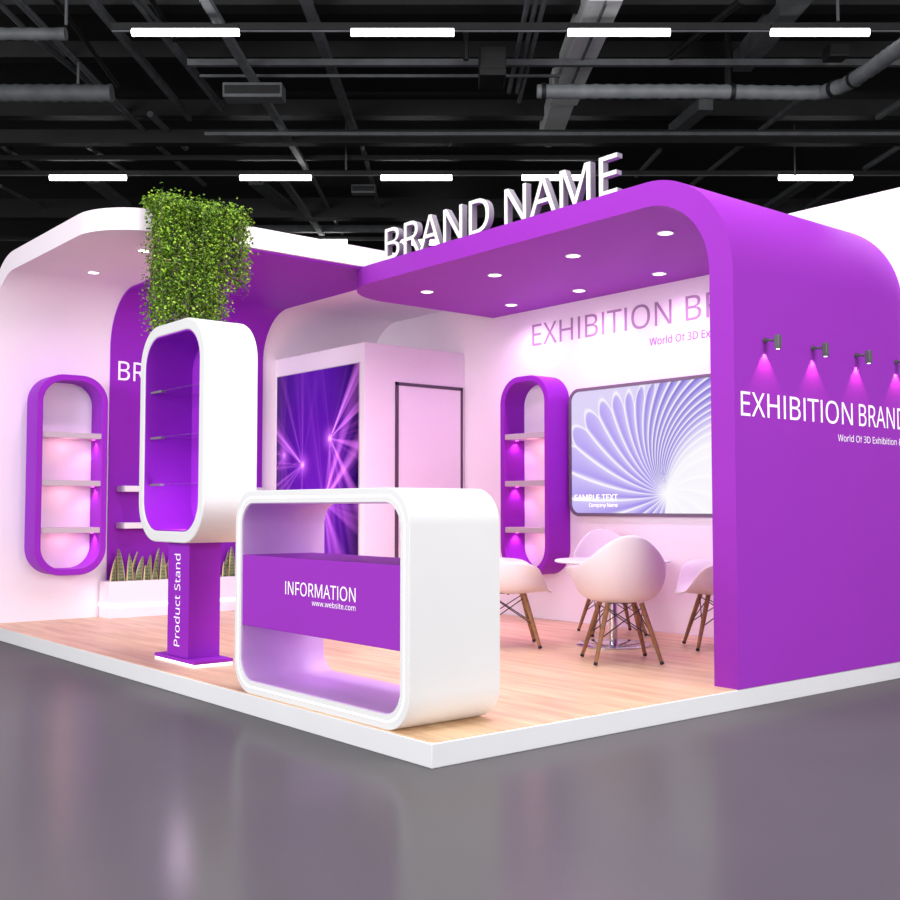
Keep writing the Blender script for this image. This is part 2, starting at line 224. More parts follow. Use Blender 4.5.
n495|257,438,275,438,326,438,365,425,391,401,418,376,431,335,431,280,431,187,431,93,431,0,407,0,384,0,361,0,361,92,361,183,361,275,361,310,353,336,338,353,322,370,298,379,265,379,217,379,184,365,166,338,148,312,139,273,139,223,139,149,139,74,139,0,115,0,92,0,68,0,68,143,68,287,68,430,87,430,106,430,125,430,129,410,132,391,136,371,137,371,138,371,140,371,149,386,161,399,175,409,189,418,205,426,222,431,239,435
o485|442,263,442,216,442,180,437,148,428,121,418,93,405,70,388,51,370,31,349,17,324,7,300,-3,272,-8,241,-8,213,-8,187,-3,163,7,139,17,118,31,100,51,83,70,69,93,59,121,49,148,44,180,44,216,44,263,52,304,68,336,84,369,107,394,137,412,167,429,203,438,244,438,283,438,317,429,347,412,377,394,400,369,417,336,433,304/117,267,117,216,117,182,121,153,130,128,139,103,153,84,172,71,190,57,214,51,243,51,272,51,296,57,314,71,333,84,347,103,356,128,364,153,369,182,369,216,369,250,364,279,355,303,346,327,332,346,314,359,296,372,272,379,242,379,198,379,167,364,147,335,127,306
p493|250,438,273,438,326,438,368,419,401,383,433,346,449,290,449,216,449,167,442,126,427,93,412,59,392,34,365,17,339,0,308,-8,272,-8,250,-8,230,-5,213,1,196,7,182,14,170,24,158,33,147,43,139,55,137,55,136,55,134,55,135,45,136,34,137,20,138,6,139,-6,139,-16,139,-75,139,-134,139,-192,115,-192,92,-192,68,-192,68,15,68,222,68,430,87,430,107,430,126,430,129,410,132,391,136,371,137,371,138,371,139,371,147,384,158,395,170,405,182,415,196,423,213,429,230,435/299,379,260,379,231,379,208,373,190,362,172,351,160,335,152,313,144,291,139,263,139,229,139,225,139,220,139,216,139,180,142,150,150,126,157,101,170,83,188,70,206,57,230,51,261,51,288,51,309,58,326,72,343,87,355,106,364,131,372,156,376,184,376,217,376,266,367,305,348,334,329,364
r331|249,438,269,438,277,438,285,437,295,437,304,436,312,435,319,433,316,411,313,390,310,368,303,370,296,371,287,372,279,373,271,374,264,374,247,374,231,370,217,363,202,356,188,347,176,334,165,321,155,306,149,289,142,271,139,251,139,229,139,153,139,76,139,0,115,0,92,0,68,0,68,143,68,287,68,430,87,430,107,430,126,430,129,404,131,377,134,351,135,351,136,351,137,351,146,367,157,382,170,395,183,408,198,418,214,426,231,434
s384|348,142,348,119,348,91,341,68,327,49,313,30,294,16,268,6,242,-3,212,-8,176,-8,146,-8,121,-6,99,-1,77,4,58,11,42,19,42,41,42,62,42,83,59,75,80,67,104,60,128,53,153,49,178,49,214,49,240,55,256,66,272,78,280,93,280,112,280,123,277,133,271,141,265,150,255,158,239,167,224,175,202,185,174,196,146,206,122,217,103,228,83,238,68,251,57,266,46,281,41,300,41,324,41,360,56,388,85,408,115,428,154,438,202,438,228,438,253,435,275,430,298,425,319,418,339,409,331,390,323,372,315,353,297,360,278,367,258,372,238,377,218,380,197,380,168,380,146,375,131,366,116,357,108,344,108,328,108,316,112,306,119,298,126,290,137,282,154,274,170,266,191,256,219,246,246,236,269,226,289,215,308,204,323,191,333,176,343,161
t289|192,50,212,50,222,50,233,51,245,53,256,54,265,56,272,59,272,41,272,23,272,5,264,1,254,-2,240,-4,226,-7,213,-8,200,-8,177,-8,157,-4,138,4,119,11,103,25,91,44,80,63,74,90,74,125,74,209,74,292,74,375,53,375,33,375,13,375,13,387,13,398,13,409,33,418,54,428,75,437,84,468,93,498,103,528,117,528,130,528,144,528,144,496,144,463,144,430,186,430,227,430,269,430,269,412,269,393,269,375,227,375,186,375,144,375,144,292,144,210,144,127,144,101,151,81,163,69,176,56
u495|404,430,427,430,427,287,427,143,427,0,408,0,389,0,370,0,366,19,363,38,359,57,358,57,357,57,356,57,347,42,335,30,321,20,306,10,291,3,273,-1,256,-6,238,-8,220,-8,186,-8,157,-3,134,8,110,19,93,36,81,59,69,82,63,112,63,148,63,242,63,336,63,430,87,430,111,430,135,430,135,338,135,245,135,153,135,119,142,93,158,76,173,59,198,51,230,51,262,51,287,57,306,69,324,81,337,98,345,121,353,145,357,173,357,206,357,281,357,355,357,430,380,430
w630|370,162,346,243,342,254,339,265,336,276,333,287,330,298,328,308,325,317,323,327,321,335,319,344,317,351,316,357,315,357,314,357,313,357,312,351,310,344,308,335,306,327,304,317,302,307,300,297,297,286,294,275,291,265,288,253,284,242,258,162,233,81,207,1,180,1,153,1,127,1,87,144,48,287,9,431,33,431,57,431,82,431,102,354,121,278,141,201,145,186,149,170,153,154,157,139,160,124,163,109,166,95,168,83,169,73,170,73,171,73,172,73,174,79,176,87,178,97,180,107,182,117,185,128,187,138,190,149,193,160,196,170,199,180,201,188,227,269,252,350,277,431,303,431,329,431,354,431,379,350,404,269,428,188,432,176,436,163,440,149,444,135,447,122,451,109,454,96,456,84,457,74,458,74,459,74,460,74,461,83,463,94,466,108,469,121,473,136,477,153,481,169,485,185,489,201,509,278,529,354,549,431,573,431,597,431,621,431,582,287,542,144,502,1,474,1,447,1,419,1,395,82
x424|118,146,170,220,121,290,71,360,22,430,48,430,75,430,102,430,139,376,176,322,213,268,249,322,286,376,322,430,349,430,375,430,402,430,352,360,303,290,253,220,306,146,358,73,410,0,383,0,356,0,330,0,291,57,252,114,213,172,173,114,133,57,94,0,67,0,41,0,14,0,66,73
y409|59,286,1,430,26,430,51,430,76,430,107,348,138,267,169,185,175,171,179,157,184,144,189,130,193,117,196,105,200,92,203,80,205,68,206,68,207,68,209,68,212,82,217,99,224,121,231,142,238,164,245,186,275,267,304,349,333,430,358,430,384,430,409,430,347,267,285,104,224,-59,214,-86,202,-109,188,-130,174,-150,158,-165,138,-176,119,-187,95,-192,67,-192,55,-192,43,-192,34,-190,24,-189,16,-188,9,-186,9,-167,9,-149,9,-130,15,-131,22,-132,30,-133,38,-134,47,-135,56,-135,73,-135,87,-132,99,-126,111,-119,121,-111,130,-99,138,-88,146,-74,152,-59,159,-40,167,-21,174,-2,116,142
'''

# ------------------------------------------------------------------ mesh helpers
class MB:
    def __init__(s): s.v = []; s.f = []
    def add(s, vs, fs):
        o = len(s.v); s.v += [Vector(p) for p in vs]; s.f += [tuple(i + o for i in f) for f in fs]; return s
    def box(s, x0, x1, y0, y1, z0, z1):
        return s.add([(x0, y0, z0), (x1, y0, z0), (x1, y1, z0), (x0, y1, z0), (x0, y0, z1), (x1, y0, z1), (x1, y1, z1), (x0, y1, z1)],
                     [(3, 2, 1, 0), (4, 5, 6, 7), (0, 1, 5, 4), (1, 2, 6, 5), (2, 3, 7, 6), (3, 0, 4, 7)])
    def bar(s, a, b, w, h, up=(0, 0, 1)):
        a = Vector(a); b = Vector(b); d = (b - a).normalized(); r = d.cross(Vector(up)).normalized(); u = r.cross(d)
        vs = [p + r * (sx * w / 2) + u * (sy * h / 2) for p in (a, b) for sx, sy in ((-1, -1), (1, -1), (1, 1), (-1, 1))]
        return s.add(vs, [(0, 1, 2, 3), (7, 6, 5, 4), (0, 4, 5, 1), (1, 5, 6, 2), (2, 6, 7, 3), (3, 7, 4, 0)])
    def prism(s, poly, fn, a0, a1):
        """closed polygon poly of (u,v) swept along a; fn(u,v,a) -> xyz"""
        n = len(poly)
        vs = [fn(u, v, a0) for u, v in poly] + [fn(u, v, a1) for u, v in poly]
        fs = [tuple(range(n - 1, -1, -1)), tuple(range(n, 2 * n))] + [(i, (i + 1) % n, n + (i + 1) % n, n + i) for i in range(n)]
        return s.add(vs, fs)
    def ring(s, outer, inner, fn, a0, a1):
        n = len(outer)
        vs = [fn(u, v, a) for a in (a0, a1) for poly in (outer, inner) for u, v in poly]
        fs = []
        for i in range(n):
            j = (i + 1) % n
            fs += [(i, j, n + j, n + i), (2 * n + j, 2 * n + i, 3 * n + i, 3 * n + j), (j, i, 2 * n + i, 2 * n + j), (n + i, n + j, 3 * n + j, 3 * n + i)]
        return s.add(vs, fs)
    def tube(s, path, rad, seg=12, caps=True):
        path = [Vector(p) for p in path]; n = len(path)
        rad = rad if isinstance(rad, (list, tuple)) else [rad] * n
        o = len(s.v); up = None
        for i, p in enumerate(path):
            d = (path[min(i + 1, n - 1)] - path[max(i - 1, 0)]).normalized()
            if up is None: up = Vector((0, 0, 1)) if abs(d.z) < .9 else Vector((1, 0, 0))
            r = d.cross(up).normalized(); up = r.cross(d).normalized()
            for k in range(seg):
                a = 2 * pi * k / seg; s.v.append(p + r * (rad[i] * cos(a)) + up * (rad[i] * sin(a)))
        for i in range(n - 1):
            for k in range(seg):
                k2 = (k + 1) % seg; s.f.append((o + i * seg + k, o + i * seg + k2, o + (i + 1) * seg + k2, o + (i + 1) * seg + k))
        if caps:
            s.f.append(tuple(o + k for k in range(seg - 1, -1, -1))); s.f.append(tuple(o + (n - 1) * seg + k for k in range(seg)))
        return s
    def lathe(s, prof, c=(0, 0, 0), seg=32):
        """prof: (r,z) pairs from bottom to top"""
        o = len(s.v); c = Vector(c); n = len(prof)
        for r, z in prof:
            for k in range(seg):
                a = 2 * pi * k / seg; s.v.append(c + Vector((r * cos(a), r * sin(a), z)))
        for i in range(n - 1):
            for k in range(seg):
                k2 = (k + 1) % seg; s.f.append((o + i * seg + k, o + i * seg + k2, o + (i + 1) * seg + k2, o + (i + 1) * seg + k))
        s.f.append(tuple(o + k for k in range(seg - 1, -1, -1))); s.f.append(tuple(o + (n - 1) * seg + k for k in range(seg)))
        return s

def wloc(o):
    p = Vector(o.location)
    while o.parent: o = o.parent; p += Vector(o.location)
    return p

def obj(name, mb, m, parent=None, origin=None, smooth=35, bevel=0, bseg=2):
    import bmesh
    if origin is None:
        if parent is not None: origin = Vector((0, 0, 0)) + wloc(parent)
        else:
            xs = [v.x for v in mb.v]; ys = [v.y for v in mb.v]; zs = [v.z for v in mb.v]
            origin = Vector(((min(xs) + max(xs)) / 2, (min(ys) + max(ys)) / 2, min(zs)))
    origin = Vector(origin)
    me = bpy.data.meshes.new(name)
    me.from_pydata([v - origin for v in mb.v], [], mb.f); me.update()
    bm = bmesh.new(); bm.from_mesh(me); bmesh.ops.recalc_face_normals(bm, faces=bm.faces); bm.to_mesh(me); bm.free()
    if smooth:
        me.polygons.foreach_set('use_smooth', [True] * len(me.polygons)); me.set_sharp_from_angle(angle=radians(smooth))
    me.materials.append(m)
    o = bpy.data.objects.new(name, me); COL.objects.link(o)
    if parent is not None:
        o.parent = parent; o.location = origin - wloc(parent)
    else: o.location = origin
    if bevel:
        b = o.modifiers.new('edge', 'BEVEL'); b.width = bevel; b.segments = bseg; b.limit_method = 'ANGLE'; b.angle_limit = radians(50)
    return o

def tag(o, label, cat, group=None, kind=None):
    o['label'] = label; o['category'] = cat
    if group: o['group'] = group
    if kind: o['kind'] = kind
    return o

def thing(name, label, cat, loc, group=None):
    o = bpy.data.objects.new(name, None); COL.objects.link(o); o.location = loc; o.empty_display_size = .1
    return tag(o, label, cat, group)

def struct(name, mb, m, **k):
    o = obj(name, mb, m, **k); o['kind'] = 'structure'; return o

def copy_tree(o, parent=None):
    c = o.copy(); COL.objects.link(c)
    if parent is not None: c.parent = parent
    for ch in list(o.children): copy_tree(ch, c)
    return c

def rrect(u0, u1, v0, v1, r, n=12):
    pts = []
    for cu, cv, a0 in ((u1 - r, v0 + r, -pi / 2), (u1 - r, v1 - r, 0), (u0 + r, v1 - r, pi / 2), (u0 + r, v0 + r, pi)):
        for k in range(n + 1):
            a = a0 + pi / 2 * k / n; pts.append((cu + r * cos(a), cv + r * sin(a)))
    return pts

fX = lambda u, v, a: (a, u, v)      # outline in Y,Z swept along X
fY = lambda u, v, a: (u, a, v)      # outline in X,Z swept along Y
fZ = lambda u, v, a: (u, v, a)

GLYPHS = {}
for _ln in GLYPH_DATA.strip('\n').split('\n'):
    _adv, _sp = _ln[1:].split('|')
    GLYPHS[_ln[0]] = (int(_adv), [[int(q) for q in p.split(',')] for p in _sp.split('/')] if _sp else [])
def text_mb(body, extrude=0.0):
    """letter outlines drawn as bezier splines, filled and turned into a mesh"""
    cu = bpy.data.curves.new('t', 'CURVE'); cu.dimensions = '2D'; cu.fill_mode = 'BOTH'; cu.resolution_u = 5; cu.extrude = extrude
    x = 0
    for ch in body:
        adv, sps = GLYPHS[ch]
        for sp in sps:
            n = len(sp) // 6; bz = cu.splines.new('BEZIER'); bz.bezier_points.add(n - 1); bz.use_cyclic_u = True
            for k in range(n):
                q = [v / 1000 for v in sp[k * 6:k * 6 + 6]]; p = bz.bezier_points[k]
                p.handle_left_type = p.handle_right_type = 'FREE'
                p.handle_left = (q[0] + x, q[1], 0); p.co = (q[2] + x, q[3], 0); p.handle_right = (q[4] + x, q[5], 0)
        x += adv / 1000
    o = bpy.data.objects.new('t', cu); COL.objects.link(o)
    dg = bpy.context.evaluated_depsgraph_get(); dg.update()
    me = bpy.data.meshes.new_from_object(o.evaluated_get(dg))
    mb = MB(); mb.v = [v.co.copy() for v in me.vertices]; mb.f = [tuple(p.vertices) for p in me.polygons]
    bpy.data.objects.remove(o); bpy.data.curves.remove(cu); bpy.data.meshes.remove(me)
    return mb

def place_text(mb, p, right, up, w, h, depth=None, off=0):
    """fit the flat text mesh in a box: lower left corner p, width w, height h; depth scales the extrusion"""
    right = Vector(right); up = Vector(up); nrm = right.cross(up); p = Vector(p)
    x0 = min(v.x for v in mb.v); x1 = max(v.x for v in mb.v); y0 = min(v.y for v in mb.v); y1 = max(v.y for v in mb.v)
    z0 = min(v.z for v in mb.v); z1 = max(v.z for v in mb.v)
    out = MB(); out.f = mb.f
    for v in mb.v:
        q = p + right * ((v.x - x0) / (x1 - x0) * w) + up * ((v.y - y0) / (y1 - y0) * h)
        if depth is not None: q += nrm * (off + (v.z - z0) / max(1e-6, z1 - z0) * depth)
        else: q += nrm * off
        out.v.append(q)
    return out

def words(body, p, right, up, w, h, off, m, parent, note):
    """one part per word, all fitted in the box of width w"""
    mb = text_mb(body); x0 = min(v.x for v in mb.v); x1 = max(v.x for v in mb.v)
    pen = 0; spans = []
    for wd in body.split(' '):
        a = sum(GLYPHS[c][0] for c in body[:pen]) / 1000; b = a + sum(GLYPHS[c][0] for c in wd) / 1000
        spans.append((a - .01, b + .01, wd)); pen += len(wd) + 1
    full = place_text(mb, p, right, up, w, h, off=off)
    for a, b, wd in spans:
        idx = [i for i, v in enumerate(mb.v) if a <= v.x <= b]; mp = {i: k for k, i in enumerate(idx)}
        o = MB(); o.v = [full.v[i] for i in idx]; o.f = [tuple(mp[i] for i in f) for f in full.f if all(i in mp for i in f)]
        obj('lettering', o, m, parent, smooth=0)['label'] = note + ' ' + wd

def islands(mb):
    n = len(mb.v); p = list(range(n))
    # weld coincident verts so every glyph is one island
    key = {}
    def find(a):
        while p[a] != a: p[a] = p[p[a]]; a = p[a]
        return a
    for i, v in enumerate(mb.v):
        k = (round(v.x, 5), round(v.y, 5), round(v.z, 5))
        if k in key: p[find(i)] = find(key[k])
        else: key[k] = i
    for f in mb.f:
        for a in f[1:]: p[find(a)] = find(f[0])
    g = {}
    for f in mb.f: g.setdefault(find(f[0]), []).append(f)
    res = []
    for fs in g.values():
        idx = sorted({i for f in fs for i in f}); mp = {i: k for k, i in enumerate(idx)}
        m = MB(); m.v = [mb.v[i].copy() for i in idx]; m.f = [tuple(mp[i] for i in f) for f in fs]; res.append(m)
    return res

def lamp(name, kind, loc, energy, color=(1, 1, 1), parent=None, **k):
    l = bpy.data.lights.new(name, kind); l.energy = energy; l.color = color
    for a, v in k.items():
        if a not in ('target',): setattr(l, a, v)
    o = bpy.data.objects.new(name, l); COL.objects.link(o)
    loc = Vector(loc)
    o.location = loc - wloc(parent) if parent is not None else loc
    if parent is not None: o.parent = parent
    if 'target' in k:
        o.rotation_euler = (Vector(k['target']) - loc).to_track_quat('-Z', 'Y').to_euler()
    return o

# ------------------------------------------------------------------ dimensions read off the photograph
GZ = -.12                       # hall floor, platform top is z = 0
XB = 4.5                        # back wall face
Y3 = 6.85                       # left wall face
YE = -.035                      # near edge of platform / outer face of purple wall
AX = 2.41                       # front plane of the purple arch
ZC0, ZC1 = 3.158, 3.328         # purple canopy
ZW0, ZW1 = 3.35, 3.53           # white canopy

# ------------------------------------------------------------------ hall shell
mb = MB()
for c in ((-30, -12), (45, -12), (45, 75), (-30, 75)):
    p = CAM + RT * c[0] + FH * c[1]; mb.v.append(Vector((p.x, p.y, GZ)))
mb.f = [(0, 1, 2, 3)]
struct('floor', mb, M['hall'])

# sloping dark roof: its ridge direction climbs gently away from the viewer
TILT = atan((507.5 - 395) / F_PX)
RF = (FH * cos(TILT) + Vector((0, 0, 1)) * sin(TILT)); RU = RT.cross(RF).normalized()
RH = 4.6
fw = FH * cos(PITCH) + Vector((0, 0, 1)) * sin(PITCH); upv = RT.cross(fw)
def roof(px, py, drop=0.0):
    d = fw * F_PX + RT * (px - 450) - upv * (py - 450)
    t = (RH - drop) / d.dot(RU); return CAM + d * t
def rpt(r, f, u): return CAM + RT * r + RF * f + RU * u
mb = MB()
mb.add([rpt(-40, 8.5, RH + 1.1), rpt(40, 8.5, RH + 1.1), rpt(40, 62, RH + 1.1), rpt(-40, 62, RH + 1.1),
        rpt(-40, 8.5, RH + 1.25), rpt(40, 8.5, RH + 1.25), rpt(40, 62, RH + 1.25), rpt(-40, 62, RH + 1.25)],
       [(3, 2, 1, 0), (4, 5, 6, 7), (0, 1, 5, 4), (1, 2, 6, 5), (2, 3, 7, 6), (3, 0, 4, 7)])
struct('ceiling', mb, M['hceil'])
a = CAM + FH * 60
mb = MB().add([(a + RT * -40) * 1, (a + RT * 40) * 1], [])
mb = MB()
for r, z in ((-40, GZ), (40, GZ), (40, 12.98), (-40, 12.98)):
    q = a + RT * r; mb.v.append(Vector((q.x, q.y, z)))
for r, z in ((-40, GZ), (40, GZ), (40, 12.98), (-40, 12.98)):
    q = a + RT * r + FH * .2; mb.v.append(Vector((q.x, q.y, z)))
mb.f = [(0, 1, 2, 3), (7, 6, 5, 4), (0, 4, 5, 1), (1, 5, 6, 2), (2, 6, 7, 3), (3, 7, 4, 0)]
struct('wall_far', mb, M['hceil'])

# structural steel: beams running away from the viewer and across the hall
TN = 0
def trim(a, b, w, h, m):
    global TN; TN += 1
    return struct('trim_%d' % TN, MB().bar(a, b, w, h, RU), m)
def mm(px, p):                  # width in metres of px pixels at point p
    return px * (p - CAM).dot(fw) / F_PX
def rb(p, q, wpx, h, m, drop=0.0):
    a = roof(*p, drop); b = roof(*q, drop); return trim(a, b, mm(wpx, roof((p[0] + q[0]) / 2, (p[1] + q[1]) / 2, drop)), h, m)
rb((196, -16), (306, 168), 8, .08, M['hlight'], -.25)
rb((301, -14), (356, 136), 8, .16, M['hmid'], -.6)
rb((126, -14), (222, 108), 5, .12, M['hmid'], -.5)
rb((80, -14), (190, 118), 5, .12, M['hmid'], -.5)
rb((808, -18), (742, 62), 20, .3, M['hmid'], -.6)
rb((256, 182), (298, 216), 14, .12, M['hmid'], -.4)
rb((280, 176), (322, 234), 6, .1, M['hmid'], -.2)
rb((92, 180), (126, 206), 12, .15, M['hmid'], -.4)
rb((812, 178), (758, 214), 10, .12, M['hmid'], -.4)
rb((706, 104), (675, 130), 14, .2, M['hmid'], -.5)
rb((18, 166), (0, 140), 14, .1, M['hdark'], -.5)
for y0, hh, m, dr, x0, x1 in ((138, .25, M['hdark'], -.3, -60, 960), (63, .09, M['hmid'], -.35, 188, 960), (76, .04, M['hmid'], -.35, 200, 560),
                              (134, .06, M['hmid'], -.15, 205, 960), (110, .3, M['hdark'], -.8, -60, 960), (210, .5, M['hdark'], -.4, -60, 960),
                              (229, .2, M['hmid'], -.3, 225, 420), (158, .1, M['hdark'], -.3, -60, 600), (-2, .3, M['hdark'], -.8, -60, 960),
                              (52, .25, M['hdark'], -.9, -60, 960)):
    a = roof(x0, y0, dr); b = roof(x1, y0, dr); trim(a, b, hh * 1.2, hh, m)

# tube lights on black tracks
def track(y, x0, x1, label):
    a = roof(x0, y, -.22); b = roof(x1, y, -.22)
    t = thing('lighting_track', label, 'lighting track', (a + b) / 2)
    obj('rail', MB().bar(a, b, .08, .09, RU), M['hdark'], t)
    obj('conduit', MB().tube([a - RU * .05, b - RU * .05], .016, 8), M['hmid'], t)
track(27, 112, 960, 'black lighting track across the hall roof, nearest and topmost in the photo')
track(173, -60, 960, 'black lighting track across the hall roof, second from the front')
track(238.5, -60, 960, 'black lighting track across the hall roof, farthest, just above the booth')
for y, rows in ((32.5, ((132, 239, 'first tube light from the left in the nearest row under the hall roof'), (351, 454, 'second tube light from the left in the nearest row under the hall roof'),
                        (568, 670, 'tube light of the nearest row hanging under the big square duct'), (771, 869, 'rightmost tube light in the nearest row under the hall roof'))),
                (177.5, ((50, 126, 'leftmost tube light in the second row, above the white curved canopy'), (240, 311, 'tube light in the second row just right of the hanging vine'),
                         (381, 452, 'tube light in the second row above the letters BRAND'), (522, 592, 'tube light in the second row partly hidden behind the letters NAME'),
                         (779, 852, 'tube light in the second row above the purple arch roof, far right'))),
                (242, ((296, 347, 'small far tube light peeking over the white canopy edge'), (396, 444, 'small far tube light seen behind the letters BRAND')))):
    for x0, x1, lab in rows:
        a = roof(x0, y, 0); b = roof(x1, y, 0)
        t = thing('tube_light', lab, 'ceiling light', (a + b) / 2, 'tube lights under the hall roof')
        obj('tube', MB().tube([a, b], mm(3.7 if y < 100 else 3.0, a), 10), M['tube'], t)
        obj('housing', MB().bar(a + RU * .07, b + RU * .07, .09, .05, RU), M['hdark'], t)

# ducts, boxes and conduits under the roof
def duct_round(path, rpx, m, label, rings=0, name='air_duct', bands=()):
    pts = [roof(*p[:2], p[2]) for p in path]
    t = thing(name, label, 'air duct', pts[0])
    P = []; R = []
    n = 0
    for i in range(len(pts) - 1):
        L = (pts[i + 1] - pts[i]).length; k = max(1, int(L / .09)) if rings else 1
        for j in range(k): 
            P.append(pts[i].lerp(pts[i + 1], j / k)); R.append(mm(rpx, pts[0]) * (1.0 if not rings or n % 2 else .9)); n += 1
    P.append(pts[-1]); R.append(mm(rpx, pts[0]))
    obj('duct_pipe', MB().tube(P, R, 16), m, t, smooth=35)
    for f in bands:
        i = int(f * (len(P) - 2)); d = (P[i + 1] - P[i]).normalized()
        obj('clamp_band', MB().tube([P[i] - d * .03, P[i] + d * .03], mm(rpx, pts[0]) * 1.12, 16), M['hdark'], t)
duct_round([(537, 91.5, .3), (700, 91.5, .3), (795, 93, .3), (822, 92.5, .3), (845, 85, .3), (872, 68, .3), (960, 4, .3)], 7.5, M['hlight'], 'ribbed silver air duct running across and bending up at the right', 1, bands=(.02, .38, .58, .64))
duct_round([(-60, 93, -.1), (112, 93, -.1)], 9, M['hmid'], 'ribbed grey air duct at the left edge, the lower and larger one', 1)
duct_round([(-60, 34, -.1), (66, 34, -.1)], 6.5, M['hmid'], 'ribbed grey air duct at the top left corner, the smaller one', 1)
t = thing('air_duct', 'big square silver duct running toward the viewer at top centre', 'air duct', roof(580, 60, -.2))
a = roof(606, -16, -.62); b = roof(567, 82, -.62); c = roof(563, 92, -.62); d = roof(549.5, 134, -.62)
w = mm(28, roof(580, 60, -.62))
obj('duct_pipe', MB().bar(a, b, w, .42, RU).bar(b, c, w * 1.1, .46, RU).bar(c, d, w * .92, .4, RU), M['hduct'], t, smooth=0)
obj('seam', MB().bar(a - RU * .23, b - RU * .23, .03, .05, RU), M['hmid'], t, smooth=0)
obj('end_cap', MB().tube([d, d + (d - c).normalized() * .35], w * .42, 16), M['hduct'], t)
def aircon(x0, x1, y0, y1, m, label, drop, name='air_conditioner'):
    a = roof(x0, (y0 + y1) / 2, drop); b = roof(x1, (y0 + y1) / 2, drop); h = mm(y1 - y0, a)
    t = thing(name, label, 'air conditioner', (a + b) / 2)
    obj('casing', MB().bar(a, b, h * 1.3, h * .72, RU), m, t, smooth=0, bevel=.015)
    fr = (a + b) / 2 - RF * h * .65
    obj('front_panel', MB().bar(fr + (a - b) * .46, fr + (b - a) * .46, .04, h * .4, RU), M['hdark'], t, smooth=0)
aircon(225, 284, 83, 103, M['hmid'], 'grey ceiling air conditioner box hung beneath the long steel beam', -.1)
aircon(479, 505, 48, 88, M['hdark'], 'black box unit hung left of the big square duct', -.1)
aircon(352, 376, 184, 196, M['hmid'], 'small grey box unit above the letters BRAND', -.2)
aircon(826, 846, 44, 62, M['hdark'], 'dark vent box below the rightmost nearest tube light', -.3)
def pipe(p, q, r, m, label, drop=-.42, name='pipe'):
    tag(obj(name, MB().tube([roof(*p, drop), roof(*q, drop)], r, 8), m), label, 'pipe', 'pipes under the hall roof')
pipe((8, -10), (146, 133), .05, M['hmid'], 'long diagonal pipe at upper left, topmost of the left bundle')
pipe((-10, -6), (24, 28), .04, M['hmid'], 'short diagonal pipe in the top left corner')
pipe((36, 38), (128, 114), .05, M['hmid'], 'diagonal pipe crossing under the small left air duct', -.7)
pipe((48, -10), (118, 86), .035, M['hdark'], 'black diagonal pipe beside the leftmost hanger rod')
pipe((150, 114), (186, 148), .06, M['hmid'], 'short pale diagonal pipe left of the grey air conditioner')
pipe((158, 146), (205, 185), .05, M['hmid'], 'dim diagonal pipe above the hanging vine')
pipe((0, 145), (38, 170), .05, M['hmid'], 'diagonal pipe at the left edge above the second track')
pipe((0, 186), (60, 216), .05, M['hmid'], 'diagonal pipe at the left edge above the white canopy corner')
pipe((87, 146), (124, 170), .05, M['hmid'], 'thin diagonal pipe above the leftmost second-row tube light')
pipe((312, 176), (342, 234), .05, M['hlight'], 'pale diagonal pipe right of the vine, over the white canopy')
pipe((146, -10), (174, 40), .04, M['hdark'], 'black pipe behind the first tube light')
pipe((361, 142), (381, 214), .05, M['hmid'], 'steep thin pipe left of the letter B of the sign')
for i, (x0, x1, s) in enumerate(((530, 509, 'left'), (538, 517, 'middle'), (547, 519, 'right'))):
    pipe((x0, -10), (x1, 92 + 10 * (i == 2)), .035, M['hmid'], s + ' one of three parallel pipes left of the big square duct', -.42)
pipe((806, 94), (690, 186), .05, M['hmid'], 'long diagonal pipe descending left below the ribbed silver duct')
pipe((905, 100), (878, 117), .06, M['hlight'], 'short pale pipe at the right edge below the duct bend')
pipe((905, 143), (865, 168), .06, M['hmid'], 'short dim pipe at the right edge above the second track')
pipe((850, 178), (800, 211), .05, M['hmid'], 'thin diagonal pipe over the white back wall at right')
pipe((742, 0), (668, 60), .05, M['hdark'], 'dark diagonal pipe right of the big square duct')
pipe((660, 150), (636, 176), .05, M['hmid'], 'short dim pipe right of the letter E of the sign')
def hanger(x, y0, y1, label, r=.02, m=None):
    p = roof(x, y1, 0); q = p + Vector((0, 0, 1)) * mm(y1 - y0, p)
    tag(obj('hanger_rod', MB().tube([p, q], r, 6), m or M['hmid']), label, 'hanger rod', 'hanger rods under the hall roof')
hanger(66, -10, 25, 'thin hanger rod above the small left air duct')
hanger(78, 62, 84, 'short hanger rod at the end of the larger left duct')
hanger(728, 22, 88, 'thick black hanger rod carrying the ribbed silver duct', .05, M['hdark'])
hanger(795, 110, 176, 'thin hanger rod of the rightmost second-row tube light')
hanger(346, 108, 170, 'thin hanger rod left of the letters BRAND')
hanger(466, 30, 60, 'black hanger rod on the nearest lighting track', .04, M['hdark'])
hanger(838, 0, 21, 'thin hanger rod of the rightmost nearest tube light')

# ------------------------------------------------------------------ platform
tag(obj('platform', MB().box(0, 4.72, YE, 7.06, GZ, -.004), M['plat'], bevel=.004), 'low white exhibition platform under the whole booth', 'platform')
poly = rrect(.012, 4.49, YE + .012, Y3, .05, 8)
tag(obj('wood_flooring', MB().prism(poly, fZ, -.004, 0), M['wood']), 'pale oak plank flooring laid on the white platform', 'flooring')

